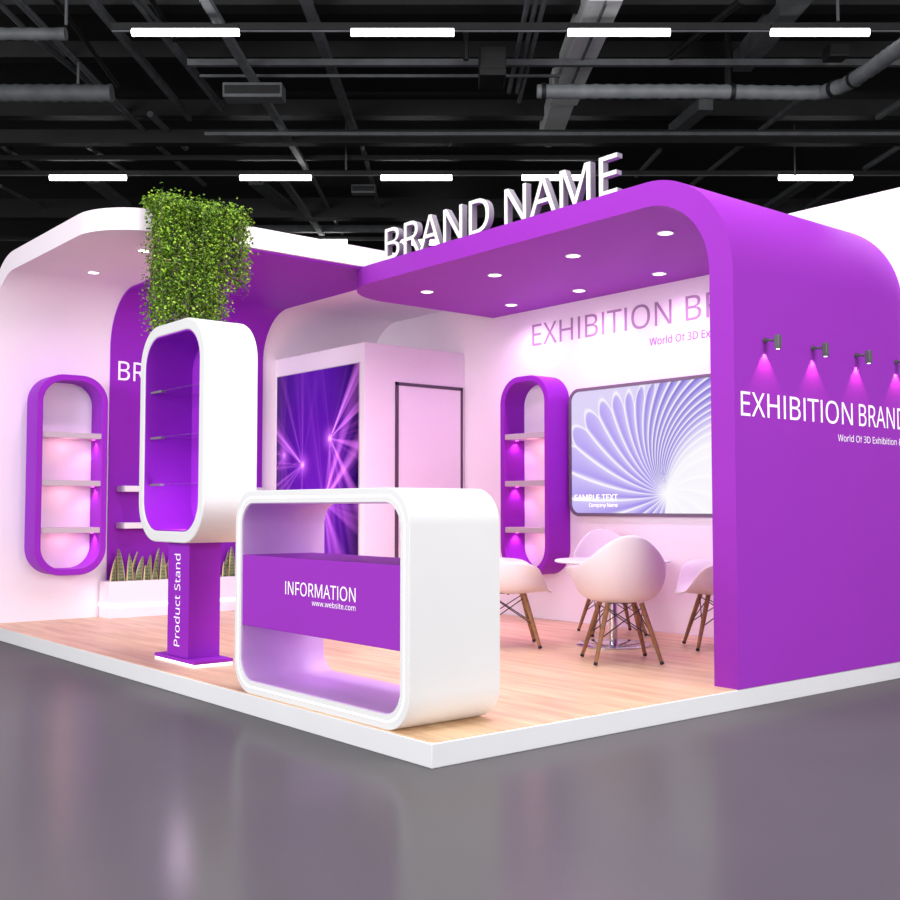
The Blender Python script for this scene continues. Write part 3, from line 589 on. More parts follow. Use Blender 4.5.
# back wall (white), behind everything
wb = struct('wall_back', MB().box(XB, XB + .17, YE - .03, 7.03, 0, ZW1), M['shell_white'])
tm = text_mb('EXHIBITION BRAND')
tw = 3.962 - 2.143
tfull = text_mb('EXHIBITION'); rw = lambda m_: max(v.x for v in m_.v) - min(v.x for v in m_.v)
sc = tw / rw(tfull)
words('EXHIBITION BRAND', (XB, 3.962, 2.778), (0, -1, 0), (0, 0, 1), rw(tm) * sc, .228, .004, M['text_grey'], wb, 'grey mauve lettering')
tm = text_mb('World Of 3D Exhibition &'); tp = text_mb('World')
sc2 = (2.403 - 2.14) / rw(tp)
words('World Of 3D Exhibition &', (XB, 2.403, 2.607), (0, -1, 0), (0, 0, 1), rw(tm) * sc2, .075, .004, M['text_purple'], wb, 'small purple lettering')

# ------------------------------------------------------------------ white curved canopy (wall + cove + flat roof)
def arc(cu, cv, r, a0, a1, n=20):
    return [(cu + r * cos(a0 + (a1 - a0) * k / n), cv + r * sin(a0 + (a1 - a0) * k / n)) for k in range(n + 1)]
RO, RI = .75, .57
YC = Y3 - RI
WR = .55
YF = 4.09
ys = YF + WR
outer = [(ys, ZW1)] + arc(YC, ZW1 - RO, RO, pi / 2, 0) + [(Y3 + .18, 0)]
inner = [(ys, ZW0)] + arc(YC, ZW0 - RI, RI, pi / 2, 0) + [(Y3, 0)]
def slab_profile(mb, outer, inner, x0, x1, first_open=True):
    n = len(outer)
    vs = [(x, u, v) for x in (x0, x1) for poly in (outer, inner) for u, v in poly]
    fs = []
    for i in range(n - 1):
        fs += [(i, i + 1, n + i + 1, n + i), (2 * n + i, 3 * n + i, 3 * n + i + 1, 2 * n + i + 1),
               (i, 2 * n + i, 2 * n + i + 1, i + 1), (n + i, n + i + 1, 3 * n + i + 1, 3 * n + i)]
    e = n - 1
    fs.append((e, 2 * n + e, 3 * n + e, n + e))
    mb.add(vs, fs)
def slab_plan(mb, poly, z0, z1, open_edges):
    n = len(poly)
    vs = [(u, v, z0) for u, v in poly] + [(u, v, z1) for u, v in poly]
    fs = [tuple(range(n - 1, -1, -1)), tuple(range(n, 2 * n))] + [(i, (i + 1) % n, n + (i + 1) % n, n + i) for i in range(n) if i not in open_edges]
    mb.add(vs, fs)
def weld(mb, tol=1e-5):
    key = {}; mp = []
    nv = []
    for v in mb.v:
        k = (round(v.x, 4), round(v.y, 4), round(v.z, 4))
        if k not in key: key[k] = len(nv); nv.append(v)
        mp.append(key[k])
    mb.v = nv; mb.f = [tuple(mp[i] for i in f) for f in mb.f]; return mb
mb = MB()
slab_profile(mb, outer, inner, 0, XB)
poly = [(XB, ys), (0, ys)] + arc(WR, ys, WR, pi, 1.5 * pi, 16)[1:] + [(XB, YF)]
slab_plan(mb, poly, ZW0, ZW1, (0,))
wc = tag(obj('curved_canopy', weld(mb), M['shell_white'], smooth=30), 'white left wall curving up into a flat overhanging canopy with rounded corner', 'canopy')

# purple accent band running up the wall and along the canopy underside
T = .02; GP = .002
o2 = [(YF + .035, ZW0 - GP)] + arc(YC, ZW0 - RI, RI - GP, pi / 2, 0) + [(Y3 - GP, 0)]
i2 = [(YF + .035, ZW0 - T)] + arc(YC, ZW0 - RI, RI - T, pi / 2, 0) + [(Y3 - T, 0)]
n = len(o2)
mb = MB(); slab_profile(mb, o2, i2, 1.18, 2.98); mb.f.append((0, n, 3 * n, 2 * n))
band = tag(obj('accent_panel', mb, M['purple_deep'], smooth=30), 'purple accent band rising up the left wall and over the canopy underside', 'wall panel')
words('BRAND NAME', (1.262, Y3 - .022, 2.452), (1, 0, 0), (0, 0, 1), 1.62, .2, .003, M['text_white'], band, 'white lettering')

# ------------------------------------------------------------------ purple arch (side wall + curved corner + canopy)
R1 = .70; R2 = .52
YL = 4.57; CR = .66
ysp = YL - CR
wt = .18
outer = [(ysp, ZC1)] + arc(YE + R1, ZC1 - R1, R1, pi / 2, pi) + [(YE, 0)]
inner = [(ysp, ZC0)] + arc(YE + wt + R2, ZC0 - R2, R2, pi / 2, pi) + [(YE + wt, 0)]
mb = MB(); slab_profile(mb, outer, inner, AX, XB)
poly = [(AX, ysp), (XB, ysp), (XB, YL)] + arc(AX + CR, ysp, CR, pi / 2, pi, 18)[:-1]
slab_plan(mb, poly, ZC0, ZC1, (0,))
arch = tag(obj('arch_canopy', weld(mb), M['purple'], smooth=30), 'large purple arch of side wall and flat canopy with rounded corner', 'canopy')
tfull = text_mb('EXHIBITION BRAND'); tpre = text_mb('EXHIBITION')
w0 = 3.772 - 2.469
words('EXHIBITION', (2.469, YE, 1.695), (1, 0, 0), (0, 0, 1), w0, .158, .004, M['text_white'], arch, 'large white lettering')
words('BRAND', (3.853, YE, 1.6965), (1, 0, 0), (0, 0, 1), .643, .156, .004, M['text_white'], arch, 'large white lettering')
tm = text_mb('World Of 3D Exhibition &')
words('World Of 3D Exhibition &', (3.577, YE, 1.578), (1, 0, 0), (0, 0, 1), .87, .05, .004, M['text_white'], arch, 'small white lettering')

# raised sign letters
sg = thing('sign_letters', 'white raised BRAND NAME letters standing on the purple canopy edge', 'sign', (AX + .05, 2.3, ZC1))
tm = place_text(text_mb('BRAND NAME', .05), (AX + .012, 3.695, ZC1), (0, -1, 0), (0, 0, 1), 2.765, .282, depth=.055, off=-.055)
for isl in sorted(islands(tm), key=lambda m_: -max(v.y for v in m_.v)):
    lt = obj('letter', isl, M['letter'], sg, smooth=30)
    lt.data.materials.append(M['letter_shade'])
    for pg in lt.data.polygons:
        if pg.normal.x > -.7: pg.material_index = 1  # all but the front faces take the painted shade

# ------------------------------------------------------------------ storage room with door, poster
BX, BY, BZ = 3.15, 5.05, 2.825
sr = thing('storage_room', 'pale pink storage room box with a dark-outlined door in the booth corner', 'room', ((BX + XB) / 2, (BY + Y3) / 2, 0))
obj('wall_panel', MB().box(BX, XB - .002, BY, Y3 - .002, 0, BZ), M['shell_white'], sr, bevel=.006)
dx0, dx1, dz = 3.545, 4.468, 2.44
dfm = MB().box(dx0, dx0 + .04, BY - .012, BY, 0, dz).box(dx1 - .03, dx1, BY - .012, BY, 0, dz).box(dx0, dx1, BY - .012, BY, dz - .035, dz)
obj('door', MB().box(dx0 + .04, dx1 - .03, BY - .006, BY, .005, dz - .035), M['shell_white'], sr)
obj('door_frame', dfm, M['line'], sr)['label'] = 'thin dark door frame'

def color_grid(name, nu, nv, pos, colfn, m, parent=None):
    vs = [pos(i / nu, j / nv) for j in range(nv + 1) for i in range(nu + 1)]
    fs = [(j * (nu + 1) + i, j * (nu + 1) + i + 1, (j + 1) * (nu + 1) + i + 1, (j + 1) * (nu + 1) + i) for j in range(nv) for i in range(nu)]
    mb = MB().add(vs, fs)
    o = obj(name, mb, m, parent, smooth=0)
    at = o.data.color_attributes.new('picture', 'FLOAT_COLOR', 'POINT')
    buf = []
    for j in range(nv + 1):
        for i in range(nu + 1): buf += list(colfn(i / nu, j / nv)) + [1]
    at.data.foreach_set('color', buf)
    return o

def mix(a, b, t):
    t = max(0, min(1, t)); return tuple(x + (y - x) * t for x, y in zip(a, b))
def vnoise(x, seed):
    i = ffloor(x); f = x - i; f = f * f * (3 - 2 * f)
    h = lambda k: (sin(k * 127.1 + seed * 311.7) * 43758.5453) % 1
    return h(i) * (1 - f) + h(i + 1) * f

PY0, PY1, PZ0, PZ1 = 5.13, 6.775, .3, 2.615
PA = (.561, 1.29); PB = (1.109, 1.557)
def poster_col(u, v):          # u: left->right, v: bottom->top
    y = u * (PY1 - PY0); z = v * (PZ1 - PZ0)
    e = abs(u - .47) * 2
    c = mix(lin((84, 20, 160))[:3], lin((22, 3, 72))[:3], e ** 2.2 * .95 + .15 * abs(v - .6))
    c = mix(c, lin((120, 30, 190))[:3], max(0, .4 - abs(v - .45)) * 1.2 * (1 - e))
    W = PY1 - PY0
    for cx, cz, sd, amp in ((PA[0], PA[1], 1, 1.0), (PB[0], PB[1], 2, 1.1), (.60 * W, PA[1] - .42, 3, .8), (.10 * W, PA[1] + .12, 4, .45)):
        dx = y - cx; dz_ = z - cz; r = sqrt(dx * dx + dz_ * dz_) + 1e-4; a = atan2(dz_, dx)
        side = (1 if cx > .5 * W else -1)
        away = max(0, min(1, (dx * side) / r + .45))
        ray = vnoise(a * 5.5 + 40, sd) * .6 + vnoise(a * 17 + 90, sd + 9) * .4
        ray = max(0, ray - .42) / .58
        I = amp * ray ** 1.3 * away * exp(-r / .62) * min(1, r / .08) * 1.9
        I += amp * 1.1 * exp(-(r / .03) ** 2) + .45 * exp(-(r / .10) ** 2)
        c = tuple(q + I * w_ for q, w_ in zip(c, (.78, .17 + .25 * min(1, I * .6), .92)))
    return tuple(min(1, q) for q in c)
M['poster'] = attr_mat('poster print', 'picture', .35, 0)
pnt = M['poster'].node_tree; _b = pnt.nodes['Principled BSDF']; _a = [n_ for n_ in pnt.nodes if n_.type == 'ATTRIBUTE'][0]
pnt.links.new(_a.outputs['Color'], _b.inputs['Emission Color']); _b.inputs['Emission Strength'].default_value = .3; _b.inputs['Specular IOR Level'].default_value = .1
t = thing('poster', 'tall backlit purple poster of light bursts on the storage room side', 'poster', (BX, (PY0 + PY1) / 2, PZ0))
obj('frame', MB().box(BX - .012, BX, PY0 - .008, PY1 + .008, PZ0 - .01, PZ1 + .008), M['shelf'], t)
color_grid('print', 130, 190, lambda u, v: (BX - .0135, PY1 - u * (PY1 - PY0), PZ0 + v * (PZ1 - PZ0)), poster_col, M['poster'], t)

# ------------------------------------------------------------------ television
TY0, TY1, TZ0, TZ1 = 1.22, 3.402, 1.036, 2.28
TX = XB - .05
tv = thing('television', 'large wall-mounted screen showing a swirling white and violet petal pattern', 'television', (XB, (TY0 + TY1) / 2, TZ0))
oo = rrect(TY0, TY1, TZ0, TZ1, .13); ii = rrect(TY0 + .03, TY1 - .03, TZ0 + .03, TZ1 - .03, .1)
obj('bezel', MB().ring(oo, ii, fX, TX, XB - .005), M['frame_grey'], tv)['label'] = 'dark grey rounded bezel'
obj('back_cover', MB().prism(rrect(TY0 + .02, TY1 - .02, TZ0 + .02, TZ1 - .02, .1), fX, TX + .02, XB - .002), M['frame_grey'], tv)
SY0, SY1, SZ0, SZ1 = TY0 + .031, TY1 - .031, TZ0 + .031, TZ1 - .031
CYs, CZs = 2.188, 1.241
TVS = [(k / 33 * 1.25, a_, b_) for k, a_, b_ in ((0, 262, 262), (2, 225, 228), (4, 195, 202), (5, 182, 191), (7, 158, 175), (9, 137, 162), (11, 117, 152), (13, 98, 147), (15, 82, 141), (17, 69, 134),
       (19, 58, 126), (21, 48, 117), (23, 39, 106), (25, 29, 91), (27, 13, 68), (30, -40, 0), (33, -98, -98))]
def tvs(s_):
    for (s0, a0, b0), (s1, a1, b1) in zip(TVS, TVS[1:]):
        if s_ <= s1:
            t = (s_ - s0) / (s1 - s0); return a0 + (a1 - a0) * t, b0 + (b1 - b0) * t
    return TVS[-1][1:]
def tv_col(u, v):
    y = SY1 - u * (SY1 - SY0); z = SZ0 + v * (SZ1 - SZ0)
    dx = -(y - CYs); dz_ = z - CZs
    r = sqrt(dx * dx + dz_ * dz_) + 1e-4; a = math.degrees(atan2(dz_, dx))
    if a < -98: a += 360
    g = min(1.25, r / 1.15) ** .75
    lo, hi = 0.0, 1.25
    for _ in range(14):
        m_ = (lo + hi) / 2; ae, b_ = tvs(m_)
        if b_ - (b_ - ae) * g > a: lo = m_
        else: hi = m_
    s_ = (lo + hi) / 2
    ph = s_ / 1.25 * 33; k = ffloor(ph); f = ph - k
    lav = lin((200, 182, 250))[:3]; vio = lin((112, 80, 226))[:3]; deepv = lin((74, 40, 198))[:3]; white = (1.0, .985, 1.0)
    up = max(0, min(1, (ph - 11) / 4)) * max(0, min(1, (26 - ph) / 6))
    far = min(1, r / 1.2)
    shade = mix(mix(vio, deepv, up), lav, far ** 1.4 * (1 - .8 * up) * .8)
    light = mix(lav, white, .15 + .3 * (1 - far))
    c = mix(shade, light, f ** 1.3)
    wdt = .07 + .13 * sin(far * pi)
    ridge = exp(-(f / wdt) ** 2) * .98 + exp(-((1 - f) / (.05 + .05 * up)) ** 2)
    c = mix(c, white, min(1, ridge))
    if 5.5 < ph < 14:
        L = max(1.05, 1.33 - .07 * (ph - 7.7))
        tip = L - .16 * (2 * f - 1) ** 2
        if r > tip: c = mix(c, lin((224, 214, 250))[:3], min(1, (r - tip) / .03))
        c = mix(c, white, .9 * exp(-((r - tip) / .022) ** 2))
    c = mix(c, white, max(0, min(1, (ph - 22) / 4)) * .92)
    c = mix(c, white, exp(-(r / .13) ** 2))
    return c
M['screen'] = attr_mat('screen picture', 'picture', .3, .98)
M['screen'].node_tree.nodes['Principled BSDF'].inputs['Specular IOR Level'].default_value = .03
color_grid('screen', 420, 240, lambda u, v: (TX + .012, SY1 - u * (SY1 - SY0), SZ0 + v * (SZ1 - SZ0)), tv_col, M['screen'], tv)
M['text_screen'] = mat('bright screen text', (255, 255, 255), .5, emit=(255, 255, 255), estr=1.0)
words('SAMPLE TEXT', (TX + .009, 3.335, 1.185), (0, -1, 0), (0, 0, 1), .56, .06, 0, M['text_screen'], tv, 'white screen caption')
words('Company Name', (TX + .009, 3.142, 1.115), (0, -1, 0), (0, 0, 1), .366, .045, 0, M['text_screen'], tv, 'small white screen caption')

# ------------------------------------------------------------------ oval shelf cabinets
def cabinet(u0, u1, fn, face, front, label):
    """outline in (u,z), fn maps (u,z,a); a = wall plane -> front plane"""
    c = thing('shelf_cabinet', label, 'cabinet', fn((u0 + u1) / 2, .455, face), 'purple oval shelf cabinets on the walls')
    oo = rrect(u0, u1, .455, 2.435, .27); ii = rrect(u0 + .06, u1 - .06, .515, 2.375, .22)
    obj('frame', MB().ring(oo, ii, fn, face, front), M['purple_deep'], c, smooth=30, bevel=.006)
    obj('back_panel', MB().prism(rrect(u0 + .058, u1 - .058, .513, 2.377, .22), fn, face, face + (front - face) * .05), M['shell_white'], c)
    f0 = face + (front - face) * .06; f1 = face + (front - face) * .97
    for zt in (1.862, 1.388, .922):
        a, b = fn(u0 + .061, zt - .055, f0), fn(u1 - .061, zt, f1)
        sh = obj('shelf', MB().box(min(a[0], b[0]), max(a[0], b[0]), min(a[1], b[1]), max(a[1], b[1]), zt - .055, zt), M['shelf'], c, bevel=.003)
        # little led under the shelf next to the far side panel
        ul = u1 - .09 if fn is fY else u1 - .09
        p = Vector(fn(ul, zt - .06, face + (front - face) * .5))
        ld = obj('led_spot', MB().lathe([(.014, -.004), (.016, .002), (.016, .006)], p, 12), M['pinkled'], sh)
        lamp('led_bulb', 'SPOT', p - Vector((0, 0, .012)), 3.2, (1, .32, .9), parent=c, spot_size=radians(120), spot_blend=.8, shadow_soft_size=.012, target=p - Vector((0, 0, 1)))
        q = Vector(fn((u0 + u1) / 2, zt - .13, face + (front - face) * .6))
        lamp('shelf_glow', 'POINT', q, .8, (1, .42, .5), parent=c, shadow_soft_size=.06)
    return c
cabinet(.34, 1.05, fY, Y3 - .002, Y3 - .3, 'purple oval cabinet with three grey shelves on the left white wall')
cabinet(3.43, 4.13, fX, XB - .002, XB - .3, 'purple oval cabinet with three grey shelves beside the television')

# ------------------------------------------------------------------ wall shelves on the purple band
for zt, lab in ((1.343, 'upper white wall shelf on the purple band behind the product stand'), (.965, 'lower white wall shelf on the purple band behind the product stand')):
    s = tag(obj('wall_shelf', MB().box(1.262, 2.9, 6.6, Y3 - T - .002, zt - .06, zt), M['white'], bevel=.004), lab, 'shelf', 'white shelves on the purple band')

# ------------------------------------------------------------------ planter with snake plants
pl = thing('planter_box', 'long low white planter box against the purple band of the left wall', 'planter', (2.04, 6.69, 0))
px0, px1, py0, py1 = 1.10, 3.0, 6.57, Y3 - T - .002
mb = MB().ring([(px0, py0), (px1, py0), (px1, py1), (px0, py1)], [(px0 + .025, py0 + .025), (px1 - .025, py0 + .025), (px1 - .025, py1 - .025), (px0 + .025, py1 - .025)], fZ, 0, .372)
obj('trough', mb, M['shell_white'], pl, smooth=0, bevel=.004)
obj('soil', MB().box(px0 + .026, px1 - .026, py0 + .026, py1 - .026, .05, .34), M['soil'], pl, smooth=0)
obj('light_strip', MB().box(px0 - .004, px1, py0 - .006, py0 + .0, .108, .138).box(px0 - .006, px0, py0 - .006, py1, .112, .146), M['led'], pl, smooth=0)
def leaf_blade(mb, base, h, w, lean, az, marg):
    base = Vector(base); d = Vector((cos(az), sin(az), 0)); nrm = Vector((-sin(az), cos(az), 0))
    n = 9; o = len(mb.v)
    for i in range(n + 1):
        t = i / n
        ww = w * (.85 + .35 * t) * max(0, 1 - t) ** .72
        p = base + Vector((0, 0, h * t)) + lean * (t ** 1.6)
        for s in (-1, -.55, 0, .55, 1):
            mb.v.append(p + d * (s * ww * .5) + nrm * (abs(s) ** 2 * w * .16)); marg.append(abs(s))
    for i in range(n):
        for k in range(4):
            a = o + i * 5 + k; mb.f.append((a, a + 1, a + 6, a + 5))
names_p = ['at the left end of the planter', 'second from the left end of the planter', 'third from the left end of the planter', 'fourth, just left of the product stand pillar', 'fifth, behind the product stand pillar', 'sixth, behind the product stand pillar',
           'seventh, just right of the product stand pillar', 'eighth, beside the information counter edge', 'ninth, behind the information counter', 'last at the right end of the planter']
for i in range(10):
    x = 1.235 + i * .18
    sp = thing('snake_plant', 'upright snake plant with yellow-edged leaves, ' + names_p[i], 'plant', (x, 6.69, .35), 'snake plants in the white planter')
    rnd = random.Random(40 + i)
    hs = [.335, .29, .25, .19, .13]; rnd.shuffle(hs)
    for k in range(5):
        marg = []; mb = MB()
        h = hs[k] * rnd.uniform(.92, 1.08)
        bx = x - .064 + k * .032; by = 6.645 + .09 * ((k * 2) % 5) / 4
        leaf_blade(mb, (bx, by, .342), h, .075 + .06 * h, Vector((rnd.uniform(-.035, .045), rnd.uniform(-.03, .02), 0)), rnd.uniform(-.5, .5) , marg)
        o = obj('leaf', mb, M['snake'], sp, smooth=60)
        at = o.data.attributes.new('margin', 'FLOAT', 'POINT'); at.data.foreach_set('value', marg)
        sm = o.modifiers.new('thick', 'SOLIDIFY'); sm.thickness = .006

# ------------------------------------------------------------------ product stand
ps = thing('product_stand', 'white capsule-shaped display case with purple interior on a purple pillar', 'display stand', (.385, 3.23, 0))
obj('light_strip', MB().box(.238, .535, 2.933, 3.575, 0, .018), M['led'], ps, smooth=0)
obj('base_plate', MB().box(.235, .538, 2.93, 3.578, .018, .044), M['purple_deep'], ps, bevel=.003)
pi_ = obj('pillar', MB().box(.262, .512, 3.085, 3.425, .044, .885), M['purple_deep'], ps, bevel=.003)
words('Product Stand', (.262, 3.215, .118), (0, 0, 1), (0, 1, 0), .665, .098, .003, M['text_white'], pi_, 'white lettering')
HX0, HX1, HY0, HY1, HZ0, HZ1 = .16, .575, 2.675, 3.735, .87, 2.463
oo = rrect(HY0, HY1, HZ0, HZ1, .30, 16); ii = rrect(HY0 + .08, HY1 - .08, HZ0 + .08, HZ1 - .08, .23, 16)
cs = obj('case', MB().ring(oo, ii, fX, HX0, HX1), M['white'], ps, smooth=30, bevel=.008)
i3 = rrect(HY0 + .09, HY1 - .09, HZ0 + .09, HZ1 - .09, .22, 16)
i4 = rrect(HY0 + .0805, HY1 - .0805, HZ0 + .0805, HZ1 - .0805, .23, 16)
obj('lining', MB().ring(i4, i3, fX, HX0 + .008, HX1 - .03), M['purple_deep'], cs, smooth=30)['label'] = 'purple inner lining'
obj('back_panel', MB().prism(i4, fX, HX1 - .03, HX1 - .005), M['purple_deep'], cs)['label'] = 'purple back panel'
lamp('case_glow', 'POINT', (.3, 3.2, 1.14), 6, (1, .75, 1), parent=ps, shadow_soft_size=.1)
for zt in (1.99, 1.645, 1.295):
    obj('glass_shelf', MB().box(HX0 + .05, HX1 - .032, HY0 + .095, HY1 - .095, zt - .008, zt), M['glass'], ps, smooth=0)
    obj('shelf_clip', MB().box(HX0 + .045, HX0 + .075, HY1 - .28, HY1 - .0925, zt - .014, zt + .002), M['clip'], ps, smooth=0)

# ------------------------------------------------------------------ information counter
ic = thing('information_counter', 'white rounded frame counter with purple INFORMATION panel at the platform corner', 'counter', (.34, 1.06, 0))
KX0, KX1, KY0, KY1, KZ0, KZ1 = .02, .625, .172, 1.952, 0, 1.222
oo = rrect(KY0, KY1, KZ0, KZ1, .19, 14); ii = rrect(KY0 + .075, KY1 - .075, KZ0 + .075, KZ1 - .075, .135, 14)
fr = obj('frame', MB().ring(oo, ii, fX, KX0, KX1), M['white'], ic, smooth=30, bevel=.003)
s0 = rrect(KY0 + .037, KY1 - .037, KZ0 + .037, KZ1 - .037, .162, 14); s1 = rrect(KY0 + .045, KY1 - .045, KZ0 + .045, KZ1 - .045, .156, 14)
obj('light_strip', MB().ring(s0, s1, fX, KX0 - .001, KX0 + .004), M['led'], fr)['label'] = 'glowing white led line'
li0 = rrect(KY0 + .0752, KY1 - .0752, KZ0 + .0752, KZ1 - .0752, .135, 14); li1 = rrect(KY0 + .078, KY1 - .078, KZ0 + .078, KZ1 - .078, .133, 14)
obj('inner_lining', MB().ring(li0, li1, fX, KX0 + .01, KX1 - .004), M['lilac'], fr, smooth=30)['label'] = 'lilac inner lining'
INFY0, INFY1, INFY2 = 1.361, .645, 1.074
pn = obj('front_panel', MB().box(KX0 + .008, KX1 - .09, KY0 + .0785, KY1 - .0785, .402, .83), M['purple'], ic, bevel=.004)
obj('lettering', place_text(text_mb('INFORMATION'), (KX0 + .008, INFY0, .619), (0, -1, 0), (0, 0, 1), INFY0 - INFY1, .077, off=.003), M['text_white'], pn, smooth=0)['label'] = 'white lettering INFORMATION'
obj('lettering', place_text(text_mb('www.website.com'), (KX0 + .008, INFY2, .574), (0, -1, 0), (0, 0, 1), INFY2 - INFY1, .032, off=.003), M['text_white'], pn, smooth=0)['label'] = 'small white web address lettering'
lamp('inner_glow', 'POINT', ((KX0 + KX1) / 2, KY1 - .5, .3), .9, (.72, .36, 1), parent=ic, shadow_soft_size=.2)
lamp('inner_glow', 'POINT', ((KX0 + KX1) / 2, KY1 - .5, .98), .5, (.72, .36, 1), parent=ic, shadow_soft_size=.2)

# ------------------------------------------------------------------ round table
TC = (3.445, 1.925)
tb = thing('round_table', 'round white-topped table on a chrome pedestal between the four chairs', 'table', (TC[0], TC[1], 0))
obj('table_top', MB().lathe([(.455, .672), (.472, .678), (.472, .69), (.462, .695)], (TC[0], TC[1], 0), 48), M['white'], tb)
obj('pedestal', MB().lathe([(.034, .022), (.034, .66), (.12, .672)], (TC[0], TC[1], 0), 24), M['chrome'], tb)
obj('base', MB().lathe([(.30, 0), (.30, .012), (.28, .02), (.04, .026)], (TC[0], TC[1], 0), 48), M['chrome'], tb)

# ------------------------------------------------------------------ armchairs
def interp(tab, x):
    for (a, va), (b, vb) in zip(tab, tab[1:]):
        if a <= x <= b:
            t = (x - a) / (b - a); t = t * t * (3 - 2 * t); return va + (vb - va) * t
    return tab[-1][1]
RIM_H = [(0, .0), (20, .004), (36, .055), (52, .165), (66, .238), (80, .25), (100, .255), (120, .30), (145, .41), (165, .470), (180, .482)]
RIM_R = [(0, .335), (25, .325), (45, .335), (60, .345), (74, .335), (92, .322), (120, .308), (150, .295), (180, .285)]
def smooth_tab(tab):
    v = []
    for d in range(181):
        for (a, va), (b, vb) in zip(tab, tab[1:]):
            if a <= d <= b: v.append(va + (vb - va) * (d - a) / (b - a)); break
    for _ in range(3):
        g = lambda k: v[abs(k)] if k <= 180 else v[360 - k]
        v = [sum(g(d + e) for e in range(-5, 6)) / 11 for d in range(181)]
    return v
SM_H = smooth_tab(RIM_H); SM_R = smooth_tab(RIM_R)
def look(t, d):
    i = min(179, int(d)); return t[i] + (t[i + 1] - t[i]) * (d - i)
def chair_proto(label):
    c = thing('armchair', label, 'chair', (0, 0, 0), 'moulded armchairs around the table')
    nt_, nu = 64, 14
    mb = MB(); ZS = .432
    mb.v.append(Vector((0, 0, ZS)))
    for j in range(1, nu + 1):
        u = j / nu
        for k in range(nt_):
            th = 2 * pi * k / nt_; dg = math.degrees(th); dg = dg if dg <= 180 else 360 - dg
            H = look(SM_H, dg); R = look(SM_R, dg)
            ph = u * pi / 2
            rr = R * sin(ph) ** .52
            zz = H * (1 - cos(ph) ** .9) ** 1.1
            # flared lip on the arms, soft waterfall at the seat front
            arm = exp(-((dg - 66) / 13) ** 2)
            if u > .8: rr += arm * .055 * ((u - .8) / .2) ** 1.6
            if dg < 60: zz += .022 * sin(u * pi * .9) * (1 - dg / 60) - .02 * max(0, u - .8) / .2 * (1 - dg / 60)
            back = max(0, -cos(th))
            x = rr * cos(th) - back * .05 * u * u + .02; y = rr * sin(th)
            mb.v.append(Vector((x, y, ZS + zz)))
    for k in range(nt_): mb.f.append((0, 1 + k, 1 + (k + 1) % nt_))
    for j in range(nu - 1):
        for k in range(nt_):
            a = 1 + j * nt_ + k; b = 1 + j * nt_ + (k + 1) % nt_; mb.f.append((a, a + nt_, b + nt_, b))
    sh = obj('seat_shell', mb, M['plastic'], c, smooth=70)
    sd = sh.modifiers.new('thick', 'SOLIDIFY'); sd.thickness = .012; sd.offset = 1
    sb = sh.modifiers.new('soft', 'SUBSURF'); sb.levels = 1; sb.render_levels = 1
    for sx in (-1, 1):
        for sy in (-1, 1):
            top = Vector((sx * .12, sy * .12, .425)); bot = Vector((sx * .235, sy * .235, .012))
            lg = obj('leg', MB().tube([bot, bot.lerp(top, .5), top], [.013, .018, .019], 12), M['legwood'], c)
            d = (bot - top).normalized()
            obj('foot_cap', MB().tube([bot - d * .016, bot + d * .003], .0145, 12), M['black'], lg)
    br = MB()
    lp = lambda sx, sy, t: Vector((sx * .235, sy * .235, .012)).lerp(Vector((sx * .12, sy * .12, .425)), t)
    for (a, b) in (((-1, -1), (-1, 1)), ((1, -1), (1, 1)), ((-1, -1), (1, -1)), ((-1, 1), (1, 1))):
        br.tube([lp(*a, .42), lp(*b, .93)], .0045, 6); br.tube([lp(*b, .42), lp(*a, .93)], .0045, 6)
    br.box(-.1, .1, -.006, .006, .412, .424).box(-.006, .006, -.1, .1, .412, .424)
    obj('brace', br, M['wire'], c)['label'] = 'dark crossed wire brace'
    return c
chairs = [(2.785, 1.255, 55, 'white moulded armchair nearest the viewer, its back turned, before the table'),
          (4.015, 2.46, 238, 'white moulded armchair behind the table, under the television'),
          (2.75, 2.44, -38, 'white moulded armchair half hidden behind the information counter'),
          (3.97, 1.26, 141, 'white moulded armchair partly hidden by the purple side wall')]
proto = None
for x, y, rz, lab in chairs:
    if proto is None: o = proto = chair_proto(lab)
    else: o = copy_tree(proto)
    o['label'] = lab; o.location = (x, y, 0); o.rotation_euler = (0, 0, radians(rz)); o.scale = (1.02, 1.02, 1.02)

# ------------------------------------------------------------------ hanging vine
vn = thing('hanging_vine', 'dense green leafy vine hanging over the white canopy edge', 'plant', (.75, 4.0, 2.3))
rnd = random.Random(5)
lv = MB(); st = MB()
def leaf(mb, p, s, rnd):
    a = rnd.uniform(0, 2 * pi); tilt = rnd.uniform(.2, 1.3)
    d = Vector((cos(a), sin(a), -tilt * .7)).normalized()
    n0 = Vector((rnd.uniform(-.6, .6), rnd.uniform(-.9, .1), rnd.uniform(.2, 1))).normalized()
    r = d.cross(n0).normalized(); n1 = r.cross(d)
    q = [p, p + d * s * .35 + r * s * .34 + n1 * s * .08, p + d * s * .75 + r * s * .24, p + d * s * 1.05 - n1 * s * .1, p + d * s * .75 - r * s * .24, p + d * s * .35 - r * s * .34 + n1 * s * .08]
    o = len(mb.v); mb.v += q; mb.f += [(o, o + 1, o + 2, o + 3), (o, o + 3, o + 4, o + 5)]
def vine_bottom(x):
    if x < .34: return 2.42
    if x < .93: return 2.46
    return 2.93
